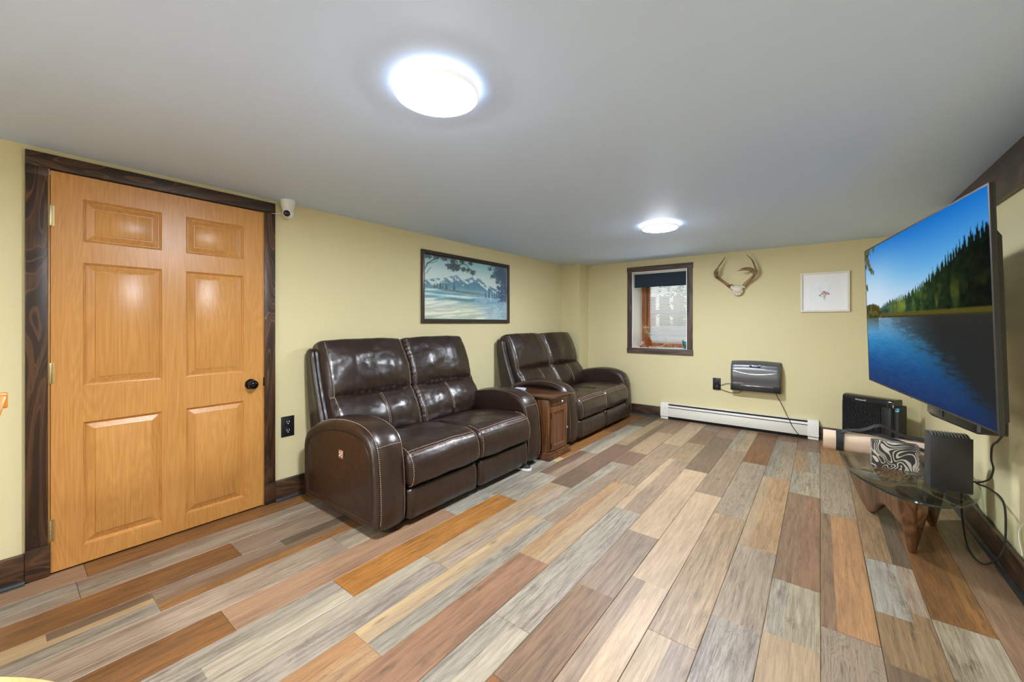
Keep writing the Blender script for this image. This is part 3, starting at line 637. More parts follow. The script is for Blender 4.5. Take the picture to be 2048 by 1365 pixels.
# ------------------------------------------------------------------ loveseats
def interp(v, pts):
    if v <= pts[0][0]: return pts[0][1]
    for (a, b), (c_, d) in zip(pts[:-1], pts[1:]):
        if v <= c_: t = (v-a)/(c_-a); t = t*t*(3-2*t); return b+(d-b)*t
    return pts[-1][1]
def make_loveseat():
    root = thing('loveseat', '', 'sofa', (-2.45, 2.14, 0))
    lea = M['leather']; pine = []
    # arms -------------------------------------------------
    outl = resample(smoothpath([(-.385, .055), (-.40, .25), (-.395, .42), (-.34, .50), (-.22, .562), (-.08, .605), (.08, .630), (.25, .628), (.36, .600), (.425, .548), (.458, .46), (.475, .30), (.478, .14), (.470, .062)], 8), 74)
    outl = [(p.x, p.y) for p in [Vector((q[0], q[1])) for q in outl]]
    base = [(.44-.0685*k, .048) for k in range(12)]
    closed = outl + base
    for sgn in (-1, 1):
        o_, i_ = sgn*.838, sgn*.632; d = -sgn   # outer face, inner face, direction inward
        stn = [(o_+d*.006, .070), (o_+d*.0045, .060), (o_+d*.010, .056), (o_+d*.0035, .050), (o_, .030), (o_+d*.002, .016), (o_+d*.010, .004), (o_+d*.020, -.002), (o_+d*.024, .0015), (o_+d*.028, -.004), (o_+d*.06, -.013),
               (o_+d*.103, -.016), (i_-d*.05, -.012), (i_-d*.02, -.003), (i_-d*.012, .002), (i_-d*.008, .0), (i_-d*.001, .012), (i_, .03)]
        rings = inset_rings(closed, stn, lambda u, v, w_: Vector((u, w_, v)), (.04, .30, .44, .30))
        for ri, rg_ in enumerate(rings):
            for p in rg_:
                p.x += .0022*noise.noise(p*9); p.z += .0022*noise.noise(p*9+Vector((5, 5, 5)))
        bm = bmesh.new(); loft(bm, rings); finish(bm, 'armrest', lea, root, 50)
        bm = bmesh.new()
        for ri in (9, 14): dashes(bm, [rings[ri][k]+Vector((0, 0, .0)) for k in range(4, 73)], r=.0013)
        k0 = 54   # cross seam where the front panel meets the top of the arm
        dashes(bm, [r_[k0] for r_ in rings[9:15]], r=.0013)
        tag(finish(bm, 'stitching', M['thread'], root, 0), 'tan saddle stitching', kind='stuff')
        bm = bmesh.new(); tube(bm, [rings[2][k] for k in range(0, 74)], .004, 6); finish(bm, 'piping', M['piping'], root)
        bm = bmesh.new(); tube(bm, [rings[8][k] for k in range(2, 74)], .0032, 6)
        finish(bm, 'piping', M['piping'], root)
    # seat cushions ----------------------------------------
    for (a, b) in ((-.628, -.004), (.004, .628)):
        prof0 = [(-.16, .425), (-.02, .447), (.12, .462), (.26, .470), (.36, .472), (.42, .466), (.462, .452), (.492, .430), (.508, .395), (.515, .35), (.513, .30), (.500, .262), (.48, .245), (.44, .240)]
        top = resample(smoothpath([(x, z, 0) for x, z in prof0], 6), 70); top = [(p.x, p.y) for p in top]
        cl = top + [(.44-.045*k, .238) for k in range(1, 14)]
        w_ = b-a; ny = 30; rings = []
        ring_y = []
        for k in range(ny+1):
            t = k/ny; e = min(t, 1-t)*w_
            ins = .026*(1-min(1, e/.03))**2
            ring_y.append((a+w_*t, ins, e))
        rr_ = inset_rings(cl, [(y_, ins) for y_, ins, e in ring_y], lambda u, v, w2: Vector((u, w2, v)))
        for ri, rg_ in enumerate(rr_):
            y_, ins, e = ring_y[ri]; puff = min(1, e/.16)**.6
            for k, p in enumerate(rg_):
                if k < 70:
                    s_ = k/69; up_ = math.sin(PI*min(1, s_/.78)) if s_ < .78 else 0
                    p.z += .016*puff*up_
                    if s_ > .72: p.x += .012*puff*math.sin(PI*(s_-.72)/.28)
                    q_ = Vector((p.x*7, p.y*7, p.z*7+a*10)); p.z += .006*noise.noise(q_)+.0022*noise.noise(q_*4); p.x += .003*noise.noise(q_+Vector((9, 0, 0)))
                    if 50 < k < 53: p.x -= .001; p.z -= .002
        bm = bmesh.new(); loft(bm, rr_); finish(bm, 'seat_cushion', lea, root, 60)
        bm = bmesh.new()
        for kk in (47.5, 49, 50.5): 
            i0 = int(kk); dashes(bm, [r_[i0].lerp(r_[i0+1], kk-i0)+Vector((.0006, 0, .0009)) for r_ in rr_[1:-1]], r=.0012)
        dashes(bm, [rr_[1][k]+Vector((.0012, 0, .0005)) for k in range(40, 69)], r=.0011); dashes(bm, [rr_[-2][k]+Vector((.0012, 0, .0005)) for k in range(40, 69)], r=.0011)
        tag(finish(bm, 'stitching', M['thread'], root, 0), 'rows of tan stitching on the seat nose', kind='stuff')
        # footrest flap below
        pr = resample(smoothpath([(.455, .234, 0), (.480, .226, 0), (.492, .20, 0), (.498, .15, 0), (.497, .10, 0), (.490, .065, 0), (.476, .044, 0), (.45, .04, 0)], 6), 34)
        cl2 = [(p.x, p.y) for p in pr] + [(.42, .05), (.415, .09), (.415, .15), (.42, .21)]
        sts = []
        for k in range(25):
            t = k/24; e = min(t, 1-t)*w_; sts.append((a+.003+(w_-.006)*t, .020*(1-min(1, e/.028))**2))
        r2 = inset_rings(cl2, sts, lambda u, v, w2: Vector((u, w2, v)))
        for rg_ in r2:
            for p in rg_:
                if p.x > .44: p.x += .003*noise.noise(Vector((0, p.y*22, p.z*3+a)))+.002*noise.noise(p*20)
        bm = bmesh.new(); loft(bm, r2); finish(bm, 'footrest', lea, root, 60)
    # back cushions ----------------------------------------
    nx_, nz_ = .9104, .4138
    def lean(s_): return (-.105-s_*.4138, .43+s_*.9104)
    LEN = .728; CR = .325
    for (a, b) in ((-.722, -.003), (.003, .722)):
        w_ = b-a; ny = 44; rings = []; inner = b if a < 0 else a
        def front(s_, y_):
            e = min(y_-a, b-y_); wf = min(1, max(0, e)/.20)**.55
            ed = abs(y_-inner)
            if s_ < CR: bl2 = .064*max(0, math.sin(PI*min(1, s_/CR)))**.62
            else: bl2 = .088*max(0, math.sin(PI*min(1, (s_-CR)/(LEN-CR+.08))))**.55
            o2 = -.018 + bl2*(.25+.75*wf)
            o2 -= .016*math.exp(-((s_-CR)/.014)**2)*wf
            o2 += .0065*math.sin(s_*2*PI/.038+math.sin(y_*9))*math.exp(-ed/.035)          # puckers at the middle seam
            cy_ = (y_-a)/w_*2-1
            o2 += .0055*math.sin(y_*2*PI/.055+2*noise.noise(Vector((y_*9, s_*5, a))))*math.exp(-abs(s_-CR)/.035)   # gathers at the crease
            o2 += .012*noise.noise(Vector((s_*5, y_*5, a*3)))+.0042*noise.noise(Vector((s_*20, y_*16, 3)))
            c0 = (a+b)/2+(.03 if a < 0 else -.03)
            if s_ < CR: o2 -= .006*math.exp(-((y_-c0)/.012)**2)
            return o2
        def pt(s_, off, y_):
            x_, z_ = lean(s_); return Vector((x_+nx_*off, y_, z_+nz_*off))
        NS = 52
        for k in range(ny+1):
            t = k/ny; t = .5-.5*math.cos(PI*t) if False else t
            y_ = a+w_*t; e = min(t, 1-t)*w_; pin = (1-min(1, e/.035))**2
            ring = []
            for i in range(NS): ring.append(pt(LEN*i/(NS-1), front(LEN*i/(NS-1), y_)-pin*.022, y_))
            f_top = front(LEN, y_)-pin*.022; bk = -.135+pin*.03
            for i in range(1, 9):
                an = PI*i/9; mid_ = (f_top+bk)/2; rad_ = (f_top-bk)/2
                ring.append(pt(LEN+math.sin(an)*.034*(1-pin*.4), mid_+math.cos(an)*rad_, y_))
            for i in range(8): ring.append(pt(LEN*(1-i/7), bk, y_))
            rings.append(ring)
        bm = bmesh.new(); loft(bm, rings); finish(bm, 'back_cushion', lea, root, 60)
        bm = bmesh.new(); up = Vector((nx_, 0, nz_))
        outer = a if a < 0 else b; so = 1 if a < 0 else -1
        s_list = [LEN*i/60 for i in range(61)]
        dashes(bm, [pt(s_, front(s_, outer+so*.030)+.0015, outer+so*.030) for s_ in s_list], r=.0013)
        for dd in (.022, .034): dashes(bm, [pt(s_, front(s_, inner-so*-1*0+(-so)*-0 + (inner and 0) + (1 if a > 0 else -1)*dd*-1*-1 if False else inner+(dd if a > 0 else -dd))+.0012, inner+(dd if a > 0 else -dd)) for s_ in s_list], r=.0010)
        c0 = (a+b)/2+(.03 if a < 0 else -.03)
        for dd in (-.007, .007): dashes(bm, [pt(s_, front(s_, c0+dd)+.0015, c0+dd) for s_ in s_list if .06 < s_ < CR-.015], r=.0012)
        tag(finish(bm, 'stitching', M['thread'], root, 0), 'tan stitching on the back cushion seams', kind='stuff')
    # rear shell behind the cushions, winged sides ---------
    sh = [(-.235, .46), (-.30, .62), (-.36, .78), (-.405, .93), (-.425, 1.02), (-.44, 1.048), (-.47, 1.058), (-.505, 1.045), (-.522, 1.00), (-.52, .92), (-.50, .75), (-.475, .60), (-.44, .46), (-.40, .40), (-.30, .40)]
    shp = resample(smoothpath([(x, z, 0) for x, z in sh], 5), 64); shp = [(p.x, p.y) for p in shp]
    sts = [(-.768, .05), (-.772, .03), (-.770, .014), (-.760, .003), (-.745, 0), (-.738, .004), (-.73, 0), (-.5, 0), (0, 0), (.5, 0), (.73, 0), (.738, .004), (.745, 0), (.760, .003), (.770, .014), (.772, .03), (.768, .05)]
    rs_ = inset_rings(shp, sts, lambda u, v, w2: Vector((u, w2, v)))
    bm = bmesh.new(); loft(bm, rs_); finish(bm, 'back_shell', lea, root, 50)
    for ri in (5, 11):
        bm = bmesh.new(); tube(bm, rs_[ri][:46], .003, 6); finish(bm, 'piping', M['piping'], root)
    # hidden frame and feet
    box('frame', (-.38, -.60, .09), (.40, .60, .225), M['rubber'], root, .004)
    for x_ in (-.33, .40):
        for y_ in (-.70, .70):
            bm = bmesh.new(); lathe(bm, [(.001, 0), (.038, 0), (.042, .006), (.040, .02), (.030, .03), (.026, .075), (.001, .075)], 20, Matrix.Translation((x_, y_, 0))); finish(bm, 'foot', M['rubber'], root)
    # power button plate on the outer side of the near arm
    box('button_plate', (.076, -.8405, .40), (.124, -.833, .452), M['copper'], root, .003)
    bm = bmesh.new()
    for (dx, dz) in ((.012, .036), (.036, .036), (.024, .026), (.012, .016), (.036, .016)): lathe(bm, [(.0005, 0), (.004, 0), (.0035, .0015), (.0005, .0018)], 12, Matrix.Translation((.076+dx, -.8405, .40+dz)) @ Matrix.Rotation(PI/2, 4, 'X'))
    finish(bm, 'button', M['white'], root)
    bm = bmesh.new(); lathe(bm, [(.0005, 0), (.003, 0), (.003, .0015), (.0005, .0018)], 12, Matrix.Translation((.100, -.8405, .406)) @ Matrix.Rotation(PI/2, 4, 'X')); finish(bm, 'usb_port', M['black'], root)
    return root
sofa = make_loveseat()
sofa['label'] = 'dark brown leather reclining loveseat nearest the door, power buttons on its arm'; sofa['group'] = 'leather reclining loveseats'
s2 = copy_tree(sofa); s2.location = (-2.45, 4.305, 0)
s2['label'] = 'dark brown leather reclining loveseat beyond the small cabinet, near the window corner'

# sneaker peeking out below the near loveseat
sn = thing('sneaker', 'black sneaker with white sole peeking from under the near loveseat', 'shoe', (-2.045, 2.735, 0), 0)
def shoe_ring(x, w, h, z0=.0):
    return [Vector((x, w*math.cos(t), z0+(h if math.sin(t) > 0 else 0)*abs(math.sin(t)))) for t in [2*PI*k/20 for k in range(20)]]
bm = bmesh.new(); loft(bm, [[Vector((x, w*math.copysign(abs(math.cos(t))**.6, math.cos(t)), .011+.011*math.copysign(abs(math.sin(t))**.3, math.sin(t)))) for t in [2*PI*k/20 for k in range(20)]] for x, w in ((-.14, .02), (-.13, .033), (-.08, .037), (0, .036), (.05, .042), (.09, .041), (.115, .03), (.125, .012))]); finish(bm, 'sole', M['white'], sn)
bm = bmesh.new(); loft(bm, [shoe_ring(x, w, h, .021) for x, w, h in ((-.132, .018, .03), (-.12, .03, .05), (-.07, .033, .055), (-.02, .034, .045), (.03, .038, .030), (.08, .037, .020), (.108, .026, .014), (.12, .01, .008))]); finish(bm, 'upper', M['strap'], sn)

# ------------------------------------------------------------------ end cabinet between the loveseats
cb_ = thing('end_cabinet', 'narrow cherry wood end cabinet with drawer and door between the loveseats', 'cabinet', (-2.27, 3.21, 0))
def cbx(name, a, b, mat, bev=.002, parent=None): return box(name, (a[0]+2.27, a[1]-3.21, a[2]), (b[0]+2.27, b[1]-3.21, b[2]), mat, parent or cb_, bev)
cbx('plinth', (-2.61, 3.018, .0), (-1.912, 3.402, .048), M['cab'], .003); cbx('plinth_moulding', (-2.60, 3.025, .048), (-1.920, 3.395, .066), M['cab'], .007)
cbx('carcass', (-2.60, 3.04, .066), (-1.938, 3.38, .545), M['cab'], .003)
bm = bmesh.new(); bx(bm, (-.33-.02, -.19, .546), (.37, .19, .572), .008, 3)
finish(bm, 'top', M['cabtop'], cb_)
bm = bmesh.new()
for k in range(26): bmesh.ops.create_icosphere(bm, subdivisions=1, radius=.0068, matrix=Matrix.Translation((.369, -.182+k*.0146, .560)))
for k in range(48):
    for sy in (-.19, .19): bmesh.ops.create_icosphere(bm, subdivisions=1, radius=.0068, matrix=Matrix.Translation((.362-k*.0146, sy, .560)))
tag(finish(bm, 'beaded_edge', M['cabtop'], cb_), 'carved beaded edge of the top', kind='stuff')
bm = bmesh.new(); bx(bm, (.332, -.135, .478), (.338, .135, .538), .002); bx(bm, (.337, -.125, .486), (.342, .125, .530), .003)
dw = finish(bm, 'drawer', M['cab'], cb_)
def knob(par, y, z, r=.012):
    bm = bmesh.new(); lathe(bm, [(.001, 0), (r*.5, 0), (r*.45, .008), (r*.6, .011), (r, .015), (r*1.02, .020), (r*.7, .025), (.001, .027)], 18, Matrix.Translation((.341, y, z)) @ RY); finish(bm, 'knob', M['chrome'], par)
knob(dw, .03, .508)
bm = bmesh.new()
ya, yb, za, zb = -.140, .135, .074, .468
ring = lambda i, x: [Vector((x, ya+i, za+i)), Vector((x, yb-i, za+i)), Vector((x, yb-i, zb-i)), Vector((x, ya+i, zb-i))]
loft(bm, [ring(0, .331), ring(0, .342), ring(.002, .344), ring(.045, .344), ring(.049, .341), ring(.053, .335), ring(.058, .334)])
dd_ = finish(bm, 'door', M['cab'], cb_, 25)
knob(dd_, .118, .252, .013)
for z in (.40, .125):
    bm = bmesh.new(); lathe(bm, [(.001, -.025), (.004, -.025), (.004, .025), (.001, .025)], 10, Matrix.Translation((.345, -.141, z))); finish(bm, 'hinge', M['blackmetal'], dd_)
it = thing('tissue_pack', 'small pale blue packet on top of the end cabinet', 'packet', (-2.375, 3.20, .572), .3)
box('wrapper', (-.055, -.035, 0), (.055, .035, .022), plain('pale_blue_film', (.45, .52, .72), .25), it, .006); box('opening_strip', (-.04, -.005, .0222), (.04, .005, .0228), M['white'], it, 0)
it = thing('remote_control', 'slim dark red remote lying on the end cabinet', 'remote', (-2.47, 3.13, .572), 1.2)
box('case', (-.07, -.02, 0), (.07, .02, .014), plain('dark_red_plastic', (.12, .02, .015), .3), it, .004)
bm = bmesh.new()
for i in range(6):
    for j in range(2): lathe(bm, [(.0003, 0), (.004, 0), (.0035, .0015), (.0003, .0017)], 8, Matrix.Translation((-.05+i*.018, -.008+j*.016, .014)))
finish(bm, 'buttons', M['black'], it)

# ------------------------------------------------------------------ painted pictures (vertex-colour prints)
rng = np.random.default_rng(3)
def fbm(x, y, seed, octs=5, sx=1, sy=1):
    out = np.zeros_like(x); amp = 1; tot = 0; r = np.random.default_rng(seed)
    for o_ in range(octs):
        g = r.random((64, 64)); f = 2**o_
        u = (x*sx*f+r.random()*50) % 63; v = (y*sy*f+r.random()*50) % 63
        i = u.astype(int); j = v.astype(int); fu = u-i; fv = v-j; fu = fu*fu*(3-2*fu); fv = fv*fv*(3-2*fv)
        n_ = (g[i, j]*(1-fu)*(1-fv)+g[(i+1) % 64, j]*fu*(1-fv)+g[i, (j+1) % 64]*(1-fu)*fv+g[(i+1) % 64, (j+1) % 64]*fu*fv)
        out += n_*amp; tot += amp; amp *= .55
    return out/tot
def mixc(img, mask, col):
    m = np.clip(mask, 0, 1)[..., None]; return img*(1-m)+np.array(col, float)*m
def grad(v, stops):
    out = np.zeros(v.shape+(3,)); ps = [s_[0] for s_ in stops]
    for k in range(3): out[..., k] = np.interp(v, ps, [s_[1][k] for s_ in stops])
    return out
def picture(name, w_, h_, nx, ny, fn, mat, parent, mtx):
    """flat print in the local YZ plane; u runs left to right, v bottom to top"""
    u, v = np.meshgrid((np.arange(nx)+.5)/nx, (np.arange(ny)+.5)/ny, indexing='ij')
    img = np.clip(fn(u, v), 0, 255)/255; img = np.where(img <= .04045, img/12.92, ((img+.055)/1.055)**2.4)
    xs = np.linspace(-w_/2, w_/2, nx+1); zs_ = np.linspace(-h_/2, h_/2, ny+1)
    X_, Z_ = np.meshgrid(xs, zs_, indexing='ij'); co = np.stack([X_.ravel(), np.zeros(X_.size), Z_.ravel()], 1)
    idx = np.arange((nx+1)*(ny+1)).reshape(nx+1, ny+1)
    F = np.stack([idx[:-1, :-1], idx[1:, :-1], idx[1:, 1:], idx[:-1, 1:]], -1).reshape(-1, 4)
    me = bpy.data.meshes.new(name); me.vertices.add(len(co)); me.vertices.foreach_set('co', co.ravel())
    me.loops.add(F.size); me.loops.foreach_set('vertex_index', F.ravel()); me.polygons.add(len(F))
    me.polygons.foreach_set('loop_start', np.arange(0, F.size, 4)); me.update(calc_edges=True)
    a = me.color_attributes.new('col', 'FLOAT_COLOR', 'POINT')
    # average cell colours on to the points so the print is smooth
    P = np.zeros((nx+1, ny+1, 3)); N = np.zeros((nx+1, ny+1, 1))
    for di in (0, 1):
        for dj in (0, 1): P[di:di+nx, dj:dj+ny] += img; N[di:di+nx, dj:dj+ny] += 1
    P = (P/N).reshape(-1, 3); a.data.foreach_set('color', np.concatenate([P, np.ones((len(P), 1))], 1).ravel().astype(np.float32))
    me.materials.append(mat); me.transform(mtx)
    return link(name, me, parent)
def firs(img, u, v, lst, base, col, k=.16):
    for (cu, h, wd) in lst:
        b = base(cu) if callable(base) else base
        t = (v-b)/h; jag = wd*(1-t)*(.65+.35*np.abs(((t*9) % 1)*2-1))
        img = mixc(img, ((t > 0) & (t < 1) & (np.abs(u-cu) < jag)).astype(float)*.92, col)
    return img
def tvfn(u, v):
    n = fbm(u, v, 1, 6, 8, 10); n2 = fbm(u, v, 2, 5, 40, 46)
    sky_ = grad(v, [(.48, (206, 224, 236)), (.6, (176, 208, 232)), (.75, (96, 168, 222)), (1, (22, 108, 196))])
    sun_ = np.exp(-(((u-.05)/.38)**2+((v-.62)/.30)**2)); img = sky_*(1-.75*sun_[..., None])+np.array([214, 228, 238])*.75*sun_[..., None]
    ridge = np.interp(u, [0, .14, .20, .30, .45, .60, .70, .85, .93, 1], [.48, .49, .55, .585, .60, .645, .70, .785, .825, .84])
    ridge = ridge+(.042*np.abs(((u*46+.6*np.sin(u*31)) % 1)*2-1)+.030*np.abs(((u*97+.8*np.sin(u*53)) % 1)*2-1)-.03)*(u > .2)*(.25+u)+.01*(n2-.5)
    hill = (v < ridge) & (v > .485)
    shade = grad(u, [(0, (70, 92, 84)), (.3, (52, 78, 62)), (.55, (40, 62, 36)), (.75, (26, 38, 20)), (1, (14, 18, 12))])
    tex = (.55+.95*n2)[..., None]; himg = shade*tex
    yel = np.clip((fbm(u, v, 5, 4, 14, 6)-.44)*6, 0, 1)*np.clip(1.1-np.abs(v-.56)/.11, 0, 1)*np.clip(1.2-u*.9, .0, 1)*np.clip((u-.25)*6, 0, 1)
    himg = mixc(himg, yel*.85, (150, 156, 52)); img = np.where(hill[..., None], himg, img)
    shore = (v > .478) & (v < .505+.008*n2); img = mixc(img, shore*.8, (96, 84, 34)); img = mixc(img, ((v > .478) & (v < .487))*.8, (40, 36, 20))
    bush = (v < .515+.07*np.clip(1-((u-.06)/.17)**2, 0, 1)+.03*(n2-.5)) & (v > .455) & (u < .20); img = mixc(img, bush*.95, (62, 60, 28)); img = mixc(img, bush*(n2 > .55)*.6, (120, 110, 50))
    wat = v < .478; d = .478-v
    wimg = grad(d, [(0, (150, 190, 214)), (.06, (110, 172, 214)), (.18, (52, 128, 182)), (.32, (36, 84, 140)), (.48, (40, 58, 104))])
    wimg = wimg*(1-.18*u[..., None]); rip = fbm(u, v, 9, 5, 22, 120)
    wimg = wimg*(.86+.28*rip)[..., None]
    rdg = (np.interp(u, [0, .3, .45, .6, .7, .85, .93, 1], [.0, .03, .10, .17, .23, .33, .40, .44])-.00)
    refl = 1/(1+np.exp(-(rdg-d+.22*(rip-.5))*34)); wimg = mixc(wimg, refl*np.clip(.25+u, 0, .95), (40, 38, 34)); wimg = mixc(wimg, (d < .10)*(u < .16)*.6*(1-d*9), (60, 56, 40))
    img = np.where(wat[..., None], wimg, img)
    for (cu, cv, r_) in ((.02, .96, .03), (.03, .93, .025), (.045, .90, .02), (.06, .865, .018), (.085, .83, .018), (.11, .815, .012), (.055, .985, .02), (.12, .99, .02), (.01, .88, .014), (.012, .72, .014), (.02, .70, .01)):
        leaf = ((u-cu)/r_)**2+((v-cv)/(r_*1.6))**2 < .5+1.1*fbm(u, v, 30, 3, 70, 70)-.15; img = mixc(img, leaf*.9*(n2 > .44), (96, 92, 52)); img = mixc(img, leaf*(n2 < .44)*.8, (52, 56, 34))
    return img*.96
def paintfn(u, v):
    n = fbm(u, v, 11, 5, 9, 9); n2 = fbm(u, v, 12, 5, 34, 34)
    img = grad(v, [(.5, (206, 214, 206)), (.75, (186, 208, 206)), (1, (132, 178, 188))])
    rid = np.interp(u, [0, .1, .2, .28, .34, .40, .47, .54, .62, .72, .82, .9, 1], [.60, .64, .66, .71, .74, .66, .70, .76, .72, .63, .58, .60, .62])+.012*(n2-.5)
    mt = (v < rid) & (v > .44); mi_ = grad(v, [(.45, (92, 140, 158)), (.62, (84, 130, 152)), (.76, (128, 160, 172))]); img = np.where(mt[..., None], mi_*(.9+.2*n[..., None]), img)
    snow = mt & (v > rid-.10) & (fbm(u, v, 15, 4, 20, 30)+.25*np.sin((u*1.2+v)*60)*.4 > .56); img = mixc(img, snow*.75, (232, 232, 224))
    mist = np.exp(-((v-.47)/.04)**2)*.5; img = mixc(img, mist, (160, 184, 190))
    img = firs(img, u, v, [(.10, .09, .012), (.125, .08, .010), (.16, .13, .016), (.185, .08, .010), (.225, .12, .016), (.31, .13, .016)], lambda c_: .50-.05*c_, (54, 78, 78))
    img = mixc(img, ((v < .505-.06*u) & (v > .475-.09*u))*(u < .7)*.75, (96, 100, 84))
    wl = .49-.11*u; wat = v < wl
    wi = grad(v, [(.0, (176, 190, 172)), (.15, (196, 202, 182)), (.26, (178, 198, 190)), (.36, (96, 156, 178)), (.5, (120, 178, 196))]); st_ = fbm(u, v-.15*u, 21, 5, 5, 34)
    wi = wi*(.78+.44*st_)[..., None]; wi = mixc(wi, np.clip((st_-.56)*9, 0, 1)*.7, (236, 232, 212))
    band = lambda c_, wd, uu: np.exp(-((v-(c_+.06*u*uu))/wd)**2)
    wi = mixc(wi, band(.42, .010, -.5)*(u < .75)*.7, (52, 104, 120)); wi = mixc(wi, band(.335, .020, 0)*np.exp(-((u-.38)/.2)**2)*.8, (50, 98, 112)); wi = mixc(wi, band(.385, .014, .1)*(u < .8)*.7, (226, 228, 214))
    wi = mixc(wi, band(.29, .004, .7)*.5, (110, 110, 96))
    img = np.where(wat[..., None], wi, img)
    beach = 1/(1+np.exp(-((u-.72)-(v-.1)*-.55+.12*(n-.5))*16)); img = mixc(img, beach*(v < .46)*.75, (116, 156, 184)); img = mixc(img, beach*(v < .44)*(n2 > .55)*.5, (190, 206, 208))
    img = firs(img, u, v, [(.70, .13, .018), (.745, .20, .020), (.79, .12, .016), (.82, .15, .018), (.85, .14, .02), (.885, .24, .026), (.93, .34, .035), (.975, .45, .04), (1.0, .5, .05)], .40, (70, 98, 124))
    rt = (u > .90+.07*(n2-.5)*3-(v > .72)*.10*(v-.72)*4); img = mixc(img, rt*(v > .34)*.85, (66, 84, 110)); img = mixc(img, (u > .88)*(n2 > .58)*(v > .3)*.5, (120, 156, 180))
    def clump(img, cu, cv, r_, col, seed):
        q_ = ((u-cu)/r_)**2+((v-cv)/(r_*1.3))**2; return mixc(img, ((q_ < .1+2.6*fbm(u, v, seed, 4, 75, 75)**2))*.85, col)
    for i, (cu, cv, r_) in enumerate(((.26, .87, .045), (.31, .85, .05), (.35, .89, .04), (.42, .85, .035), (.47, .85, .03), (.53, .82, .04), (.30, .92, .04), (.34, .84, .03), (.03, .985, .05), (.12, .985, .04), (.2, .98, .04), (.3, .99, .05), (.4, .98, .04), (.5, .97, .03))): img = clump(img, cu, cv, r_, (52, 68, 74), 60+i)
    for i, (cu, cv, r_) in enumerate(((.80, .80, .04), (.84, .86, .05), (.88, .80, .06), (.92, .9, .07), (.86, .70, .03), (.97, .8, .08), (.87, .62, .025), (.76, .93, .03))): img = clump(img, cu, cv, r_, (64, 88, 108), 90+i)
    for pts, wd in (([(0, .76), (.03, .86), (.09, .93), (.16, .99)], .006), ([(.03, .86), (.08, .88), (.13, .92)], .003), ([(0, .68), (.03, .73), (.06, .80)], .003), ([(.34, .86), (.40, .94), (.46, .93), (.5, .86)], .005), ([(.4, .94), (.42, .99)], .005)):
        for (a0, b0), (a1, b1) in zip(pts[:-1], pts[1:]):
            dx, dy = a1-a0, b1-b0; t = np.clip(((u-a0)*dx+(v-b0)*dy)/(dx*dx+dy*dy), 0, 1); ds = np.hypot((u-a0-t*dx), (v-b0-t*dy)*.6); img = mixc(img, (ds < wd)*.9, (48, 62, 66))
    return img*1.03

# framed landscape on the left wall
MW = Matrix.Translation((-3.0, 0, 0))
pf = thing('framed_landscape', 'wide dark framed painting of a snowy mountain lake above the loveseats', 'picture', (-3.0, 3.13, 1.595))
pw, ph = 1.34, .705
bm = bmesh.new()
prof = [(0, .001), (0, .022), (.004, .028), (.012, .030), (.020, .024), (.026, .024), (.032, .018), (.038, .012), (.040, .006), (.040, .001)]
loft(bm, [[Vector((d, sy*(pw/2-i), sz*(ph/2-i))) for sy, sz in ((-1, -1), (1, -1), (1, 1), (-1, 1))] for i, d in prof], cap=False)
finish(bm, 'frame', plain('dark_bronze_frame', (.050, .036, .030), .3, .3), pf, 25)
bm = bmesh.new(); loft(bm, [[Vector((d, sy*(pw/2-i), sz*(ph/2-i))) for sy, sz in ((-1, -1), (1, -1), (1, 1), (-1, 1))] for i, d in ((.0375, .008), (.041, .010), (.044, .007))], cap=False); finish(bm, 'inner_bead', M['chrome'], pf, 25)
picture('print', pw-.078, ph-.078, 250, 140, paintfn, vcol('painted_canvas', .45, bump=.2), pf, Matrix.Translation((.006, 0, 0)) @ Matrix.Rotation(PI/2, 4, 'Z'))
# small white framed print on the far wall
fp = thing('framed_print', 'small white framed print of a flower crowned deer skull', 'picture', (.037, WY, 1.572))
bm = bmesh.new(); fw, fh = .412, .420
loft(bm, [[Vector((sx*(fw/2-i), -d, sz*(fh/2-i))) for sx, sz in ((-1, -1), (1, -1), (1, 1), (-1, 1))] for i, d in ((0, .001), (0, .024), (.001, .025), (.018, .025), (.019, .024), (.019, .006))], cap=False); finish(bm, 'frame', M['cream'], fp, 25)
box('mount', (-fw/2+.016, -.008, -fh/2+.016), (fw/2-.016, -.002, fh/2-.016), M['paper'], fp, 0)
def printfn(u, v):
    img = np.ones(u.shape+(3,))*np.array([240, 243, 247]); n2 = fbm(u, v, 40, 4, 40, 40)
    x = (u-.5)/.5; y = (v-.42)/.5
    sk = (np.abs(x) < .10*np.clip((y+.42)/.35, .25, 1)) & (y > -.42) & (y < .02); img = mixc(img, sk*.35, (150, 150, 150)); img = mixc(img, (sk & (np.abs(np.abs(x)-.05) < .02))*.4, (110, 110, 112))
    for s_ in (-1, 1):
        cx = .12+.22*np.sin(np.clip((y-.1)/.62, 0, 1)*2.6); img = mixc(img, ((np.abs(x*s_-cx) < .014) & (y > .08) & (y < .66))*.5, (176, 176, 178))
    for (cx, cy, r_, cc) in ((0, .10, .10, (226, 132, 124)), (.12, .02, .09, (232, 156, 146)), (-.07, .0, .09, (240, 214, 206)), (.07, .13, .07, (206, 84, 92)), (-.14, .08, .07, (66, 92, 88)), (.24, .08, .06, (70, 78, 96)), (.30, .03, .05, (92, 88, 110)), (-.26, .0, .06, (58, 124, 112)), (-.33, -.06, .05, (70, 132, 120)), (-.22, -.09, .05, (90, 132, 120)), (.0, .22, .06, (86, 104, 96)), (-.1, .2, .05, (150, 70, 76)), (.18, .16, .05, (64, 88, 84))):
        img = mixc(img, (((x-cx)/r_)**2+((y-cy)/(r_*.7))**2 < .4+1.0*n2)*.9, cc)
    return img
picture('print', .26, .31, 90, 100, printfn, vcol('printed_paper', .5), fp, Matrix.Translation((0, -.0088, -.005)))

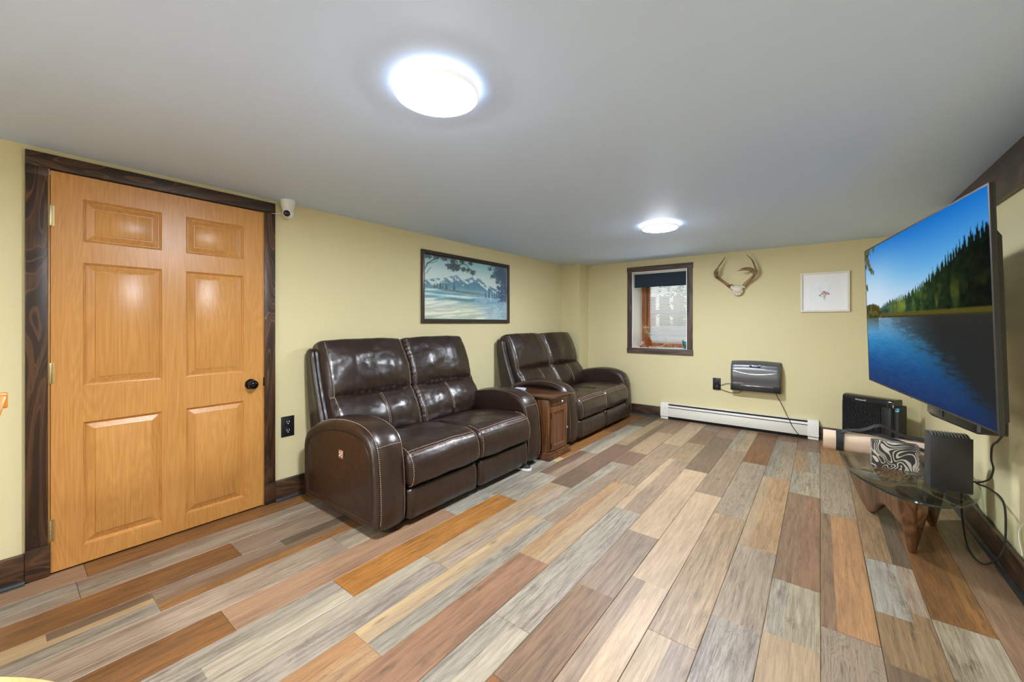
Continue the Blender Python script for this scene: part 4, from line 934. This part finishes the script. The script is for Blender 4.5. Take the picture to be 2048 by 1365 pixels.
# ------------------------------------------------------------------ antler mount
am = thing('antler_mount', 'deer antlers on a bleached skull plate hung on the far wall', 'antlers', (-.765, WY, 1.66))
def AP(x, z, y=-.06): return (x+.765, y, z-1.66)
for nm, paths in (('antler', [([AP(-.835, 1.665, -.05), AP(-.88, 1.71, -.07), AP(-.94, 1.765, -.10), AP(-.985, 1.80, -.13), AP(-.985, 1.855, -.15), AP(-.95, 1.91, -.14), AP(-.915, 1.97, -.12), AP(-.885, 2.025, -.10)], .018, .003, 1.4),
                  ([AP(-.975, 1.80, -.13), AP(-.955, 1.86, -.17), AP(-.935, 1.93, -.18)], .014, .003, 1.2), ([AP(-.955, 1.785, -.12), AP(-.99, 1.795, -.15), AP(-.93, 1.80, -.19)], .009, .003, 1.2), ([AP(-.84, 1.68, -.06), AP(-.82, 1.70, -.085), AP(-.80, 1.675, -.10)], .008, .003, 1.2)]),
                  ('antler', [([AP(-.715, 1.665, -.05), AP(-.66, 1.72, -.07), AP(-.60, 1.775, -.10), AP(-.572, 1.83, -.12), AP(-.585, 1.89, -.12), AP(-.61, 1.96, -.11), AP(-.665, 2.03, -.09)], .019, .003, 1.4),
                  ([AP(-.578, 1.83, -.12), AP(-.63, 1.865, -.15), AP(-.69, 1.862, -.18), AP(-.725, 1.85, -.19)], .015, .004, 1.4), ([AP(-.59, 1.80, -.11), AP(-.64, 1.845, -.14), AP(-.70, 1.845, -.17), AP(-.75, 1.84, -.18)], .008, .003, 1.2)])):
    finish(antler_bm(paths, 12), nm, M['antler'], am)
bm = bmesh.new(); rings = []
for k in range(9):
    t = k/8; zz = .03-.115*t; wd = [.052, .062, .058, .056, .052, .048, .04, .03, .012][k]; dp = [.03, .045, .06, .066, .066, .06, .05, .035, .02][k]
    rings.append([Vector((wd*math.cos(a)*(1+.12*noise.noise(Vector((a*2, k*.7, 1)))), -.028-dp*.55+dp*.6*math.sin(a), zz+.012*noise.noise(Vector((a*3, k, 5))))) for a in [2*PI*i/24 for i in range(24)]])
loft(bm, rings)
for sx in (-1, 1): lathe(bm, [(.001, -.004), (.022, -.002), (.026, .006), (.022, .016), (.019, .02), (.001, .02)], 16, Matrix.Translation((sx*.055, -.05, .002)) @ Matrix.Rotation(sx*.8, 4, 'Y'))
for i in range(14):
    a = PI*(1+i/13); bmesh.ops.create_icosphere(bm, subdivisions=2, radius=.010+.004*random.random(), matrix=Matrix.Translation((.048*math.cos(a), -.045-.02*random.random(), -.035+.045*math.sin(a))))
finish(bm, 'skull_plate', M['bone'], am, 80)

# ------------------------------------------------------------------ wall heater
wh = thing('wall_heater', 'curved grey electric heater mounted on the far wall', 'heater', (-.585, WY, .465))
X0h, X1h, HH = -.243, .243, .334
bm = bmesh.new(); rings = []
dep = lambda z: interp(z, [(.0, .085), (.07, .098), (.16, .112), (.24, .108), (.29, .085), (.32, .05), (.334, .02)])
def hprof(x):
    e = min(x-X0h, X1h-x); rr2 = 1-.10*(1-min(1, e/.02))**2
    crown = .010*(1-(x/.243)**2)
    pts = []
    for k in range(27):
        z = HH*k/26; zz = z+(crown*(z/HH) if z > .2 else 0)
        pts.append(Vector((x, -dep(z)*rr2, zz)))
    return [Vector((x, -.002, 0))] + pts + [Vector((x, -.002, HH+crown))]
nxx = [X0h, X0h+.004, X0h+.01, X0h+.02]+[X0h+.02+(.446)*k/24 for k in range(1, 24)]+[X1h-.02, X1h-.01, X1h-.004, X1h]
loft(bm, [hprof(x) for x in nxx]); finish(bm, 'housing', M['greymetal'], wh, 40)
bm = bmesh.new(); pts = [Vector((X0h+.03+.426*k/30, 0, .226-.032*(1-((k-15)/15)**2))) for k in range(31)]
for p in pts: p.y = -dep(p.z)-.0005
tube(bm, pts, lambda t: .0045*math.sin(PI*t)**.5+.0006, 8); finish(bm, 'curved_rib', M['chrome'], wh)
for (xa, xb) in ((-.145, -.105), (.145, .105)):
    bm = bmesh.new()
    pts = [Vector((xa+(xb-xa)*t, 0, .325-.075*t)) for t in [k/8 for k in range(9)]]
    for p in pts: p.y = -dep(p.z)-.001
    tube(bm, pts, .002, 6); finish(bm, 'crease', M['blackmatt'], wh)
bm = bmesh.new(); bx(bm, (-.246, -.101, -.003), (.246, -.004, .070), .006); finish(bm, 'lower_grille', M['black'], wh)
for k in range(5): box('louvre', (-.15, -.104, .008+k*.009), (.17, -.099, .012+k*.009), M['blackmatt'], wh, 0)
bm = bmesh.new(); bx(bm, (-.143, -.106, .058), (.175, -.100, .064), .002); finish(bm, 'chrome_strip', M['chrome'], wh)
bm = bmesh.new()
cp = [(-.062, .315), (.062, .315), (.056, .285), (.048, .274), (-.048, .274), (-.056, .285)]
rings = []
for d in (.004, -.003):
    rings.append([Vector((x, -dep(z)-.0-d*-1-.004, z)) for x, z in cp])
loft(bm, rings); finish(bm, 'display', M['screenglass'], wh, 0)
for x in (-.022, .045):
    bm = bmesh.new(); bmesh.ops.create_icosphere(bm, subdivisions=2, radius=.0045, matrix=Matrix.Translation((x, -dep(.297)-.006, .297))); finish(bm, 'indicator_light', M['led'], wh)
text('lettering', 'HEAT STORM', .016, M['chrome'], Matrix.Translation((-.165, -.1065, .086)) @ Matrix.Rotation(PI/2, 4, 'X'), wh)

# outlets
def outlet(loc, rz, label):
    t = thing('wall_outlet', label, 'outlet', loc, rz)
    box('cover_plate', (-.044, -.006, -.072), (.044, .001, .072), M['black'], t, .0025)
    for z in (-.030, .030):
        bm = bmesh.new(); bx(bm, (-.018, -.0085, z-.020), (.018, -.005, z+.020), .004); s_ = finish(bm, 'socket', M['black'], t)
        bm = bmesh.new(); bx(bm, (-.009, -.0092, z-.002), (-.006, -.0080, z+.010)); bx(bm, (.006, -.0092, z-.002), (.009, -.0080, z+.010)); lathe(bm, [(.0003, 0), (.0035, 0), (.0035, .001), (.0003, .001)], 10, Matrix.Translation((0, -.0084, z-.010)) @ Matrix.Rotation(PI/2, 4, 'X')); finish(bm, 'slot', M['white'], s_)
    bm = bmesh.new(); lathe(bm, [(.0003, 0), (.003, 0), (.0025, .001), (.0003, .001)], 10, Matrix.Translation((0, -.006, 0)) @ Matrix.Rotation(PI/2, 4, 'X')); finish(bm, 'screw', M['blackmetal'], t)
    return t
outlet((-3.0, 1.264, .506), PI/2, 'black wall outlet between the door and the near loveseat')
o2 = outlet((-.994, WY, .504), 0, 'black wall outlet left of the wall heater with plugs in it')
pg = thing('power_plug', 'black plug pushed into the outlet left of the wall heater', 'plug', (-.994, WY-.0085, .53))
box('body', (-.014, -.030, -.014), (.014, 0, .014), M['black'], pg, .004); box('cord_neck', (-.006, -.024, -.028), (.006, -.012, -.012), M['black'], pg, .002)
pg = thing('power_adapter', 'square black adapter in the lower socket by the wall heater', 'plug', (-.992, WY-.0085, .474))
box('body', (-.018, -.034, -.020), (.022, 0, .018), M['black'], pg, .004); box('cord_neck', (.018, -.022, -.014), (.030, -.012, -.004), M['black'], pg, .002)
def cable(name, pts, r, label, mat='rubber', cat='cable', k=8, par=None):
    bm = bmesh.new()
    if par is not None:
        bpy.context.view_layer.update(); inv = par.matrix_world.inverted(); pts = [inv @ Vector(p) for p in pts]
    tube(bm, smoothpath(pts, k), r, 8); o = finish(bm, name, M[mat], par)
    if par is None: tag(o, label, cat)
    else: o['label'] = label
    return o
cable('power_cord', [(-.978, WY-.02, .505), (-.94, WY-.012, .495), (-.90, WY-.012, .515), (-.83, WY-.02, .53)], .003, 'short black cord from the outlet to the top of the wall heater', par=wh)
cable('power_cord', [(-.965, WY-.02, .462), (-.92, WY-.012, .435), (-.84, WY-.01, .415), (-.76, WY-.012, .42), (-.72, WY-.02, .455)], .003, 'black cord drooping below the left end of the wall heater', par=wh)
cable('power_cord', [(-.39, WY-.05, .465), (-.375, WY-.05, .42), (-.345, WY-.045, .36), (-.30, WY-.06, .26), (-.27, WY-.085, .20), (-.24, WY-.095, .13), (-.20, WY-.092, .07), (-.16, WY-.085, .025), (-.10, WY-.05, .006)], .0032, 'long black cord hanging from the wall heater over the baseboard heater', par=wh)

# ------------------------------------------------------------------ baseboard heater
bh = thing('baseboard_heater', 'long cream hydronic baseboard heater along the far wall', 'heater', (-.828, WY, 0))
def bhs(u): return u
x0, x1 = -.818, .818
pr = [(.001, .035), (.062, .035), (.066, .040), (.068, .150), (.060, .178)]
bm = bmesh.new(); bx(bm, (x0+.09, -.068, .040), (x1-.09, -.064, .150), .001); finish(bm, 'front_panel', M['cream'], bh)
bm = bmesh.new(); bx(bm, (x0+.09, -.012, .03), (x1-.09, -.001, .205)); bx(bm, (x0+.09, -.052, .198), (x1-.09, -.001, .208), .002); finish(bm, 'back_panel', M['cream'], bh)
bm = bmesh.new(); loft(bm, [[Vector((x, -y, z)) for y, z in ((.0670, .159), (.0685, .159), (.0625, .182), (.0610, .182))] for x in (x0+.09, x1-.09)]); finish(bm, 'damper', M['cream'], bh, 0)
box('fin_core', (x0+.09, -.046, .06), (x1-.09, -.014, .19), M['darkgap'], bh, 0)
for s_ in (-1, 1):
    a, b = (x0, x0+.095) if s_ < 0 else (x1-.095, x1)
    bm = bmesh.new(); rings = []
    for x in (a, b): rings.append([Vector((x, -y, z)) for y, z in ((.001, .035), (.068, .035), (.072, .039), (.072, .152), (.052, .206), (.048, .210), (.001, .210))])
    loft(bm, rings); finish(bm, 'end_cap', M['cream'], bh, 25)
    box('foot', (a+.002, -.066, .004), (b-.002, -.01, .028), M['cream'], bh, .002)
box('support', (x0+.08, -.03, .0), (x1-.08, -.012, .032), M['darkgap'], bh, 0)

# ------------------------------------------------------------------ ceiling lights
def lamp(y, label, gap=.0135, glow='lampback'):
    t = thing('ceiling_light', label, 'ceiling light', (-1.097, y, CZ), group='round flush ceiling lights')
    bm = bmesh.new(); lathe(bm, [(.135, -.0135), (.150, -.0135), (.1525, -.016), (.1525, -.028), (.150, -.032), (.146, -.0335), (.139, -.0335), (.138, -.030)], 64); 
    finish(bm, 'housing', M['lamprim'], t, 50)
    bm = bmesh.new(); lathe(bm, [(.001, -.001), (.118, -.001), (.118, -.0130), (.001, -.0130)], 64); finish(bm, 'back_light', M[glow], t)
    bm = bmesh.new(); lathe(bm, [(.001, -.014), (.139, -.014), (.139, -.033), (.137, -.036), (.128, -.0385), (.10, -.040), (.05, -.041), (.001, -.041)], 64); finish(bm, 'diffuser', M['lamp'], t, 50)
    return t
lamp(.974, 'round flush ceiling light nearest the door, at the top of the view')
lamp(3.51, 'round flush ceiling light above the far end of the room', glow='lampback2')
lamp(-1.56, 'round flush ceiling light behind the camera')

# ------------------------------------------------------------------ security camera
sc = thing('security_camera', 'white dome security camera on the ceiling beside the door', 'camera', (-2.925, 1.235, CZ))
bm = bmesh.new(); lathe(bm, [(.001, 0), (.045, 0), (.0455, -.006), (.043, -.03), (.036, -.062), (.030, -.068), (.001, -.068)], 32); finish(bm, 'base', M['white'], sc)
mt = Matrix.Translation((.0, 0, -.088)); bm = bmesh.new(); bmesh.ops.create_uvsphere(bm, u_segments=28, v_segments=18, radius=.036, matrix=mt); hd = finish(bm, 'head', M['white'], sc, 60)
dv = Vector((.75, -.56, -.28)).normalized(); rot = dv.to_track_quat('Z', 'Y').to_matrix().to_4x4()
bm = bmesh.new(); lathe(bm, [(.001, .031), (.0205, .0305), (.0215, .028), (.0215, .031), (.019, .034), (.010, .0365), (.001, .037)], 24, mt @ rot); finish(bm, 'lens', M['screenglass'], hd)
cable('camera_cord', [(-2.965, 1.205, 2.005), (-2.972, 1.185, 1.998), (-2.975, 1.150, 1.995)], .0018, 'thin white cord to the door casing', 'white', par=sc)

# ------------------------------------------------------------------ television
TL, TR, BR, BL = Vector((.227, 3.454, 1.708)), Vector((.439, 2.031, 1.706)), Vector((.466, 2.008, .871)), Vector((.254, 3.431, .873))
cen = (TL+TR+BR+BL)/4; ex = (TR-TL+BR-BL).normalized(); ez = (TL-BL+TR-BR).normalized(); ey = ez.cross(ex).normalized(); ez = ex.cross(ey)   # ey points away from the viewer
tw, th = 1.452, .835
tv = thing('television', 'large flat screen television showing a forest lake, angled off the right wall', 'television', (0, 0, 0))
tv.matrix_world = Matrix(((ex.x, ey.x, ez.x, cen.x), (ex.y, ey.y, ez.y, cen.y), (ex.z, ey.z, ez.z, cen.z), (0, 0, 0, 1)))
bm = bmesh.new()
loft(bm, [[Vector((sx*(tw/2-i), d, sz*(th/2-i))) for sx, sz in ((-1, -1), (1, -1), (1, 1), (-1, 1))] for i, d in ((.0075, .0015), (.0075, 0), (.001, 0), (0, .001), (0, .012), (.002, .014), (.03, .016))], cap=False)
bz = finish(bm, 'bezel', M['black'], tv, 25)
box('rear_panel', (-tw/2+.004, .010, -th/2+.004), (tw/2-.004, .018, th/2-.004), M['blackmatt'], tv, .003)
bm = bmesh.new(); rings = [[Vector((sx*(a_), d, zc+sz*b_)) for sx, sz in ((-1, -1), (1, -1), (1, 1), (-1, 1))] for a_, b_, zc, d in ((.706, .33, -.06, .017), (.700, .31, -.07, .036), (.66, .27, -.08, .050), (.60, .26, -.08, .064))]
loft(bm, rings); finish(bm, 'rear_housing', M['black'], tv, 25)
q = NT('tv_picture'); q.set(Roughness=.4, Specular_IOR_Level=0.0); a = q.n('VertexColor'); a.layer_name = 'col'; q.set(Base_Color=(.001, .001, .001, 1)); q.l(a.outputs[0], q.p.inputs['Emission Color']); q.set(Emission_Strength=.80)
picture('screen', tw-.014, th-.014, 380, 220, tvfn, q.m, tv, Matrix.Translation((0, .0012, 0)))
box('sensor', (-.02, -.003, -th/2-.006), (.02, .004, -th/2+.002), M['chrome'], tv, .001)
# wall mount
mo = thing('mounting_bracket', 'black articulated bracket behind the television', 'mount', (WX, 3.30, 1.29))
box('wall_plate', (-.014, -.09, -.21), (0, .09, .21), M['black'], mo, .003)
P0 = Vector((-.014, 0, .0)); T0 = Matrix(tv.matrix_world) @ Vector((0.0, .066, .0))-Vector((WX, 3.30, 1.29))
EL = Vector((-.14, -.22, 0)) if False else (P0+T0)/2+Vector((0, .04, 0))
def bar(bm, a, b, w_, h_):
    a, b = Vector(a), Vector(b); d = (b-a).normalized(); s_ = Vector((0, 0, 1)).cross(d).normalized()*w_/2; u_ = Vector((0, 0, h_/2))
    loft(bm, [[p+s_+u_, p-s_+u_, p-s_-u_, p+s_-u_] for p in (a, b)])
for dz in (-.06, .06):
    bm = bmesh.new(); bar(bm, P0+Vector((0, 0, dz)), EL+Vector((0, 0, dz)), .03, .035); finish(bm, 'arm', M['black'], mo)
    bm = bmesh.new(); bar(bm, EL+Vector((0, 0, dz*.55)), T0+Vector((0, 0, dz*.55)), .03, .03); finish(bm, 'arm', M['black'], mo)
bm = bmesh.new(); lathe(bm, [(.001, -.09), (.02, -.09), (.02, .09), (.001, .09)], 16, Matrix.Translation(EL)); finish(bm, 'hinge_pin', M['black'], mo)
# set-top speaker bar hanging below the back of the television
sb = thing('speaker_bar', 'short black speaker bar hanging behind the bottom edge of the television', 'speaker', (0, 0, 0))
sb.location = (.535, 2.775, .76); sb.rotation_euler = (0, 0, math.atan2(-1.42, .216)+.05)
bm = bmesh.new(); rings = []
for x, i in ((-.215, .012), (-.207, .003), (-.19, 0), (.19, 0), (.207, .003), (.215, .012)):
    rings.append([Vector((x, y, z)) for y, z in ((-.05+i, .012), (-.038, i), (.05-i, i), (.05-i, .085-i), (-.02, .085-i), (-.05+i, .06))])
loft(bm, rings); finish(bm, 'body', M['black'], sb, 30)
box('end_cap', (-.2, -.056, .02), (-.06, -.048, .072), M['greymetal'], sb, .003)
for x in (-.1, .1): box('bracket', (x-.012, -.012, .084), (x+.012, .012, .30), M['black'], sb, .001)

# ------------------------------------------------------------------ air purifier
import math as _m
pa = Vector((.1745, 5.136)); pb = Vector((.524, 4.925)); pdir = (pb-pa).normalized(); pang = math.atan2(pdir.y, pdir.x); pwid = (pb-pa).length
ap = thing('air_purifier', 'black box shaped air purifier standing on the floor in the far right corner', 'air purifier', (pa.x, pa.y, 0), pang)
bm = bmesh.new(); bx(bm, (.0, .012, .0), (pwid-.02, .15, .52), .010, 3); finish(bm, 'body', M['blackmatt'], ap)
bm = bmesh.new(); bx(bm, (pwid-.13, .05, .0), (pwid+.012, .185, .485), .010, 3); finish(bm, 'rear_body', M['blackmatt'], ap)
bm = bmesh.new(); rings = []
for x in [0, .004, .02, .2, pwid-.06, pwid-.012, pwid-.004]:
    e = min(x, pwid-.004-x); i = .006*(1-min(1, e/.02))
    rings.append([Vector((x, y, z)) for y, z in ((0+i, .47), (0+i, .520), (.006+i, .532), (.022, .541), (.05, .546), (.10, .546), (.14, .540), (.15-i, .52), (.15-i, .47))])
loft(bm, rings); finish(bm, 'top_cover', plain('glossy_black_top', (.015, .015, .015), .12), ap, 40)
box('front_frame', (.0, -.0005, .01), (.008, .02, .475), M['black'], ap, .001)
box('front_frame', (pwid-.095, -.0005, .01), (pwid-.022, .02, .47), M['black'], ap, .001)
box('handle_notch', (pwid-.052, -.002, .455), (pwid-.036, .004, .515), M['darkgap'], ap, .001)
ng = 26
for k in range(ng):
    x = .012+(pwid-.115)*k/(ng-1)
    o = box('grille_slat', (x-.0022, -.0015, .015), (x+.0022, .012, .470), M['black'], ap, .0)
box('grille_back', (.006, .008, .015), (pwid-.09, .0125, .47), M['darkgap'], ap, 0)
bm = bmesh.new()
for k in range(ng-1):
    for j in range(14):
        x = .012+(pwid-.115)*(k+.5)/(ng-1); z = .03+j*.032+(k % 2)*.016; bx(bm, (x-.0045, .001, z), (x+.0045, .006, z+.004))
tag(finish(bm, 'grille_bridges', plain('grille_highlight', (.10, .10, .10), .3), ap, 0), kind='stuff')
text('lettering', 'Honeywell', .020, M['white'], Matrix.Translation((.155, -.0012, .508)) @ Matrix.Rotation(PI/2, 4, 'X'), ap)
box('blue_sticker', (pwid-.010, .038, .440), (pwid+.018, .0495, .472), M['blue'], ap, 0)
box('sticker_strip', (pwid-.006, .0375, .442), (pwid+.014, .038, .448), M['white'], ap, 0)

# ------------------------------------------------------------------ glass coffee table
ct = thing('coffee_table', 'low glass topped coffee table on a curved walnut base', 'coffee table', (.39, 3.2, 0))
GZ = .40
ol = [(.097, 3.364), (.106, 3.206), (.122, 3.08), (.138, 2.985), (.176, 2.874), (.237, 2.759), (.285, 2.694), (.348, 2.650), (.397, 2.638), (.461, 2.655), (.532, 2.727), (.586, 2.830), (.631, 2.978), (.653, 3.10), (.664, 3.25), (.668, 3.42), (.655, 3.58), (.60, 3.72), (.50, 3.79), (.37, 3.81), (.24, 3.78), (.145, 3.70), (.105, 3.55)]
olp = smoothpath([(x-.39, y-3.2, 0) for x, y in ol+[ol[0]]], 6)[:-1]; olp = [(p.x, p.y) for p in olp]
bm = bmesh.new(); loft(bm, inset_rings(olp, [(GZ-.012, .003), (GZ-.0105, .0005), (GZ-.009, 0), (GZ-.0035, 0), (GZ-.0015, .0006), (GZ, .003)], lambda u, v, w2: Vector((u, v, w2)))); finish(bm, 'glass_top', M['tglass'], ct, 50)
bm = bmesh.new(); R4 = inset_rings(olp, [(GZ-.0118, .0022), (GZ-.0105, -.0003), (GZ-.0035, -.0003), (GZ-.0008, .0018)], lambda u, v, w2: Vector((u, v, w2))); loft(bm, R4, cap=False); finish(bm, 'glass_edge', glossy('dark_green_glass_edge', (.012, .022, .018), .06), ct, 50)['label'] = 'dark green polished edge of the glass'
def fin(name, prof, p0, p1, th_):
    """profile (s,z) extruded sideways about the vertical plane from p0 towards p1"""
    p0, p1 = Vector(p0), Vector(p1); d = (p1-p0).normalized(); n_ = Vector((-d.y, d.x))
    pr_ = smoothpath([(s_, z, 0) for s_, z in prof+[prof[0]]], 6)[:-1]; pr_ = [(p.x, p.y) for p in pr_]
    h = th_/2; rings = inset_rings(pr_, [(-h, .014), (-h*.9, .006), (-h*.6, .001), (0, 0), (h*.6, .001), (h*.9, .006), (h, .014)], lambda u, v, w2: (lambda tp: Vector((p0.x+d.x*u+n_.x*w2*tp-.39, p0.y+d.y*u+n_.y*w2*tp-3.2, max(.0005, min(v, GZ-.0125)))))(.42+.58*min(1, max(0, v/.28))))
    bm = bmesh.new(); loft(bm, rings); return finish(bm, name, M['walnut'], ct, 60)
fin('front_post', [(-.155, .392), (-.13, .32), (-.06, .14), (-.015, .02), (.0, .0), (.02, -.002), (.04, .02), (.09, .10), (.17, .17), (.26, .19), (.36, .15), (.44, .06), (.49, .01), (.53, -.002), (.58, .01), (.65, .07), (.70, .16), (.71, .25), (.66, .30), (.55, .30), (.38, .33), (.20, .37), (.05, .395), (-.10, .398)], (.392, 3.022), (.548, 3.53), .078)
fin('side_fin', [(-.12, .26), (-.05, .13), (.08, .12), (.20, .15), (.30, .12), (.40, .045), (.46, .005), (.50, -.002), (.56, .01), (.66, .05), (.78, .14), (.84, .24), (.82, .31), (.74, .32), (.60, .27), (.45, .25), (.25, .30), (.05, .345), (-.08, .33)], (.385, 3.04), (.258, 3.543), .072)
# marbled yoga block standing on the glass
yb_ = thing('yoga_block', 'black and white marbled foam block on the glass table', 'block', (.241, 3.140, GZ), .02)
box('foam', (0, 0, .0003), (.20, .075, .150), M['marble'], yb_, .007, 3)
# black ribbed console on the glass
bk = thing('game_console', 'upright black box console with ribbed top on the glass table', 'console', (.445, 2.905, GZ), .02)
box('body', (0, 0, .0003), (.145, .135, .268), M['blackmatt'], bk, .003)
box('side_panel', (-.001, -.001, .004), (.146, .002, .272), M['black'], bk, .0012)
for k in range(12):
    x = .008+k*.0117; bm = bmesh.new(); pts = [(x+.006*math.sin(t*2.2), .004+.126*t, .270+.004*math.sin(PI*t)) for t in [j/8 for j in range(9)]]
    rings = [[Vector((p[0]-.002, p[1], .262)), Vector((p[0]+.002, p[1], .262)), Vector((p[0]+.0015, p[1], p[2]+.003)), Vector((p[0]-.0015, p[1], p[2]+.003))] for p in pts]; loft(bm, rings); finish(bm, 'top_rib', M['greymetal'], bk, 30)
# rolled mat
ym = thing('yoga_mat', 'rolled beige mat with black carry strap lying on the glass table', 'mat', (.017, 3.415, GZ+.0655))
bm = bmesh.new(); sp_ = []
turns = 4.2; N_ = 150
for k in range(N_+1):
    t = k/N_; a = 2*PI*turns*t-1.2; r_ = .012+.051*t; sp_.append((r_*math.cos(a), r_*math.sin(a), r_, a))
outer_ = [Vector((0, math.cos(a)*(r_+.005), math.sin(a)*(r_+.005))) for _, _, r_, a in sp_]; inner_ = [Vector((0, math.cos(a)*(r_-.0045), math.sin(a)*(r_-.0045))) for _, _, r_, a in sp_]
loop_ = outer_+inner_[::-1]
R_ = [[bm.verts.new(p+Vector((x, 0, 0))) for p in loop_] for x in (0, .615)]; n_ = len(loop_)
for i in range(n_): bm.faces.new((R_[0][i], R_[0][(i+1) % n_], R_[1][(i+1) % n_], R_[1][i]))
for r_ in R_:
    for i in range(N_): bm.faces.new((r_[i], r_[i+1], r_[n_-2-i], r_[n_-1-i]))
rl = finish(bm, 'roll', M['mat'], ym, 40)
zmin = min(v.co.z for v in rl.data.vertices); rl.location = (0, 0, -.0652-zmin)
for x in (.085, .50):
    rr2 = .0695; bm = bmesh.new(); loft(bm, [[Vector((x+dx, math.cos(a)*(rr2+dr_)+.0, math.sin(a)*(rr2+dr_)+rl.location.z)) for a in [2*PI*k/40 for k in range(40)]] for dx, dr_ in ((-.019, 0), (-.019, .0015), (.019, .0015), (.019, 0))], cap=False)
    for v in bm.verts: v.co.z = max(v.co.z, -.0645)
    finish(bm, 'strap_loop', M['strap'], ym, 30)
def ribbon(bm, pts, wv, t=.0012):
    P = smoothpath(pts, 8)
    rings = []
    for i, p in enumerate(P):
        d = (P[min(i+1, len(P)-1)]-P[max(i-1, 0)]).normalized(); s_ = Vector(wv).normalized(); n_ = d.cross(s_).normalized(); s_ = n_.cross(d)
        h = Vector(wv).length/2; rings.append([p+s_*h+n_*t, p-s_*h+n_*t, p-s_*h-n_*t, p+s_*h-n_*t])
    loft(bm, rings)
bm = bmesh.new(); ribbon(bm, [(.085, -.03, .058), (.12, -.022, .073), (.155, -.015, .076), (.21, -.01, .092), (.27, .0, .123), (.31, .002, .118), (.37, .0, .085), (.42, -.005, .074), (.50, -.01, .069)], (.0, .034, .012)); finish(bm, 'carry_strap', M['strap'], ym, 50)
bm = bmesh.new(); ribbon(bm, [(.13, -.02, .074), (.19, -.018, .084), (.25, -.02, .079), (.32, -.04, .063), (.40, -.055, .042), (.47, -.066, .02)], (.0, .02, .014)); finish(bm, 'loose_strap', M['strap'], ym, 50)
box('strap_buckle', (.14, -.034, .066), (.172, -.008, .080), M['black'], ym, .002)

# cables by the right wall
cable('power_cord', [(.597, 2.960, .455), (.618, 2.962, .452), (.66, 2.99, .47), (.675, 3.0, .52), (.655, 2.94, .58), (.64, 2.86, .66), (.615, 2.68, .72), (.605, 2.58, .765)], .004, 'black cord from the ribbed console up to the speaker bar', par=bk)
cable('power_cord', [(.612, 2.967, .445), (.66, 2.97, .425), (.700, 2.965, .37), (.703, 2.955, .22), (.690, 2.95, .13), (.664, 3.02, .040), (.650, 3.10, .006), (.640, 3.20, .006), (.645, 3.32, .03), (.660, 3.47, .12), (.668, 3.52, .25), (.695, 3.58, .33)], .0042, 'black cord looping down beside the table to the baseboard', par=bk)
cable('wall_wire', [(.742, 2.80, .60), (.745, 2.85, .42), (.744, 2.86, .35), (.742, 2.95, .25), (.740, 2.90, .162)], .0018, 'thin pale cord running down the right wall to the baseboard', 'cream')

# ------------------------------------------------------------------ round table by the camera and a chair
rt = thing('round_table', 'round light maple table whose rim shows at the lower left', 'table', (-.640, -.352, 0))
bm = bmesh.new(); lathe(bm, [(.001, .708), (.40, .708), (.443, .712), (.450, .718), (.4525, .728), (.450, .736), (.444, .740), (.420, .7405), (.001, .7405)], 96); finish(bm, 'tabletop', M['maple'], rt)
bm = bmesh.new(); lathe(bm, [(.001, .04), (.05, .04), (.055, .10), (.035, .2), (.04, .45), (.06, .62), (.10, .695), (.12, .708), (.001, .708)], 32); finish(bm, 'pedestal', M['maple'], rt)
for k in range(4):
    a = k*PI/2+.4; bm = bmesh.new(); tube(bm, smoothpath([(.03*math.cos(a), .03*math.sin(a), .12), (.15*math.cos(a), .15*math.sin(a), .10), (.27*math.cos(a), .27*math.sin(a), .027)], 6), lambda t: .032-.010*t, 12); finish(bm, 'foot', M['maple'], rt)
ch = thing('dining_chair', 'orange lacquered wooden chair, its back corner showing at the left edge', 'chair', (-2.02, -.225, 0))
def cbar(name, a, b, w_, d_):
    a, b = Vector(a), Vector(b); bm = bmesh.new(); dd2 = (b-a).normalized(); s_ = Vector((0, 1, 0)) if abs(dd2.y) < .7 else Vector((0, 0, 1)); n_ = dd2.cross(s_).normalized(); s_ = n_.cross(dd2)
    loft(bm, inset_rings([(x, y) for x, y in [(w_/2*math.copysign(abs(math.cos(t))**.4, math.cos(t)), d_/2*math.copysign(abs(math.sin(t))**.4, math.sin(t))) for t in [2*PI*k/20 for k in range(20)]]], [(0, .003), (.004, 0), ((b-a).length-.004, 0), ((b-a).length, .003)], lambda u, v, w2: a+s_*u+n_*v+dd2*w2)); return finish(bm, name, M['orangewood'], ch, 40)
bm = bmesh.new(); loft(bm, inset_rings([(p.x, p.y) for p in smoothpath([(-.20, -.19, 0), (.0, -.21, 0), (.21, -.20, 0), (.225, 0, 0), (.21, .185, 0), (.0, .19, 0), (-.20, .18, 0), (-.21, 0, 0), (-.20, -.19, 0)], 6)[:-1]], [(.43, .01), (.435, 0), (.452, 0), (.458, .008)], lambda u, v, w2: Vector((u, v, w2)))); finish(bm, 'seat', M['orangewood'], ch, 40)
for sy in (-1, 1):
    cbar('leg', (.17, sy*.16, .432), (.19, sy*.18, .001), .035, .035); cbar('leg', (-.17, sy*.15, .432), (-.20, sy*.17, .001), .035, .035)
    cbar('back_post', (-.18, sy*.10, .452), (-.235, sy*.232, .985), .030, .022)
cbar('crest_rail', (-.237, -.247, .968), (-.237, .247, .968), .055, .022); cbar('back_rail', (-.205, -.145, .68), (-.205, .145, .68), .05, .016)
for k in (-1, 0, 1): cbar('spindle', (-.19, k*.06, .452), (-.232, k*.09, .945), .012, .018)
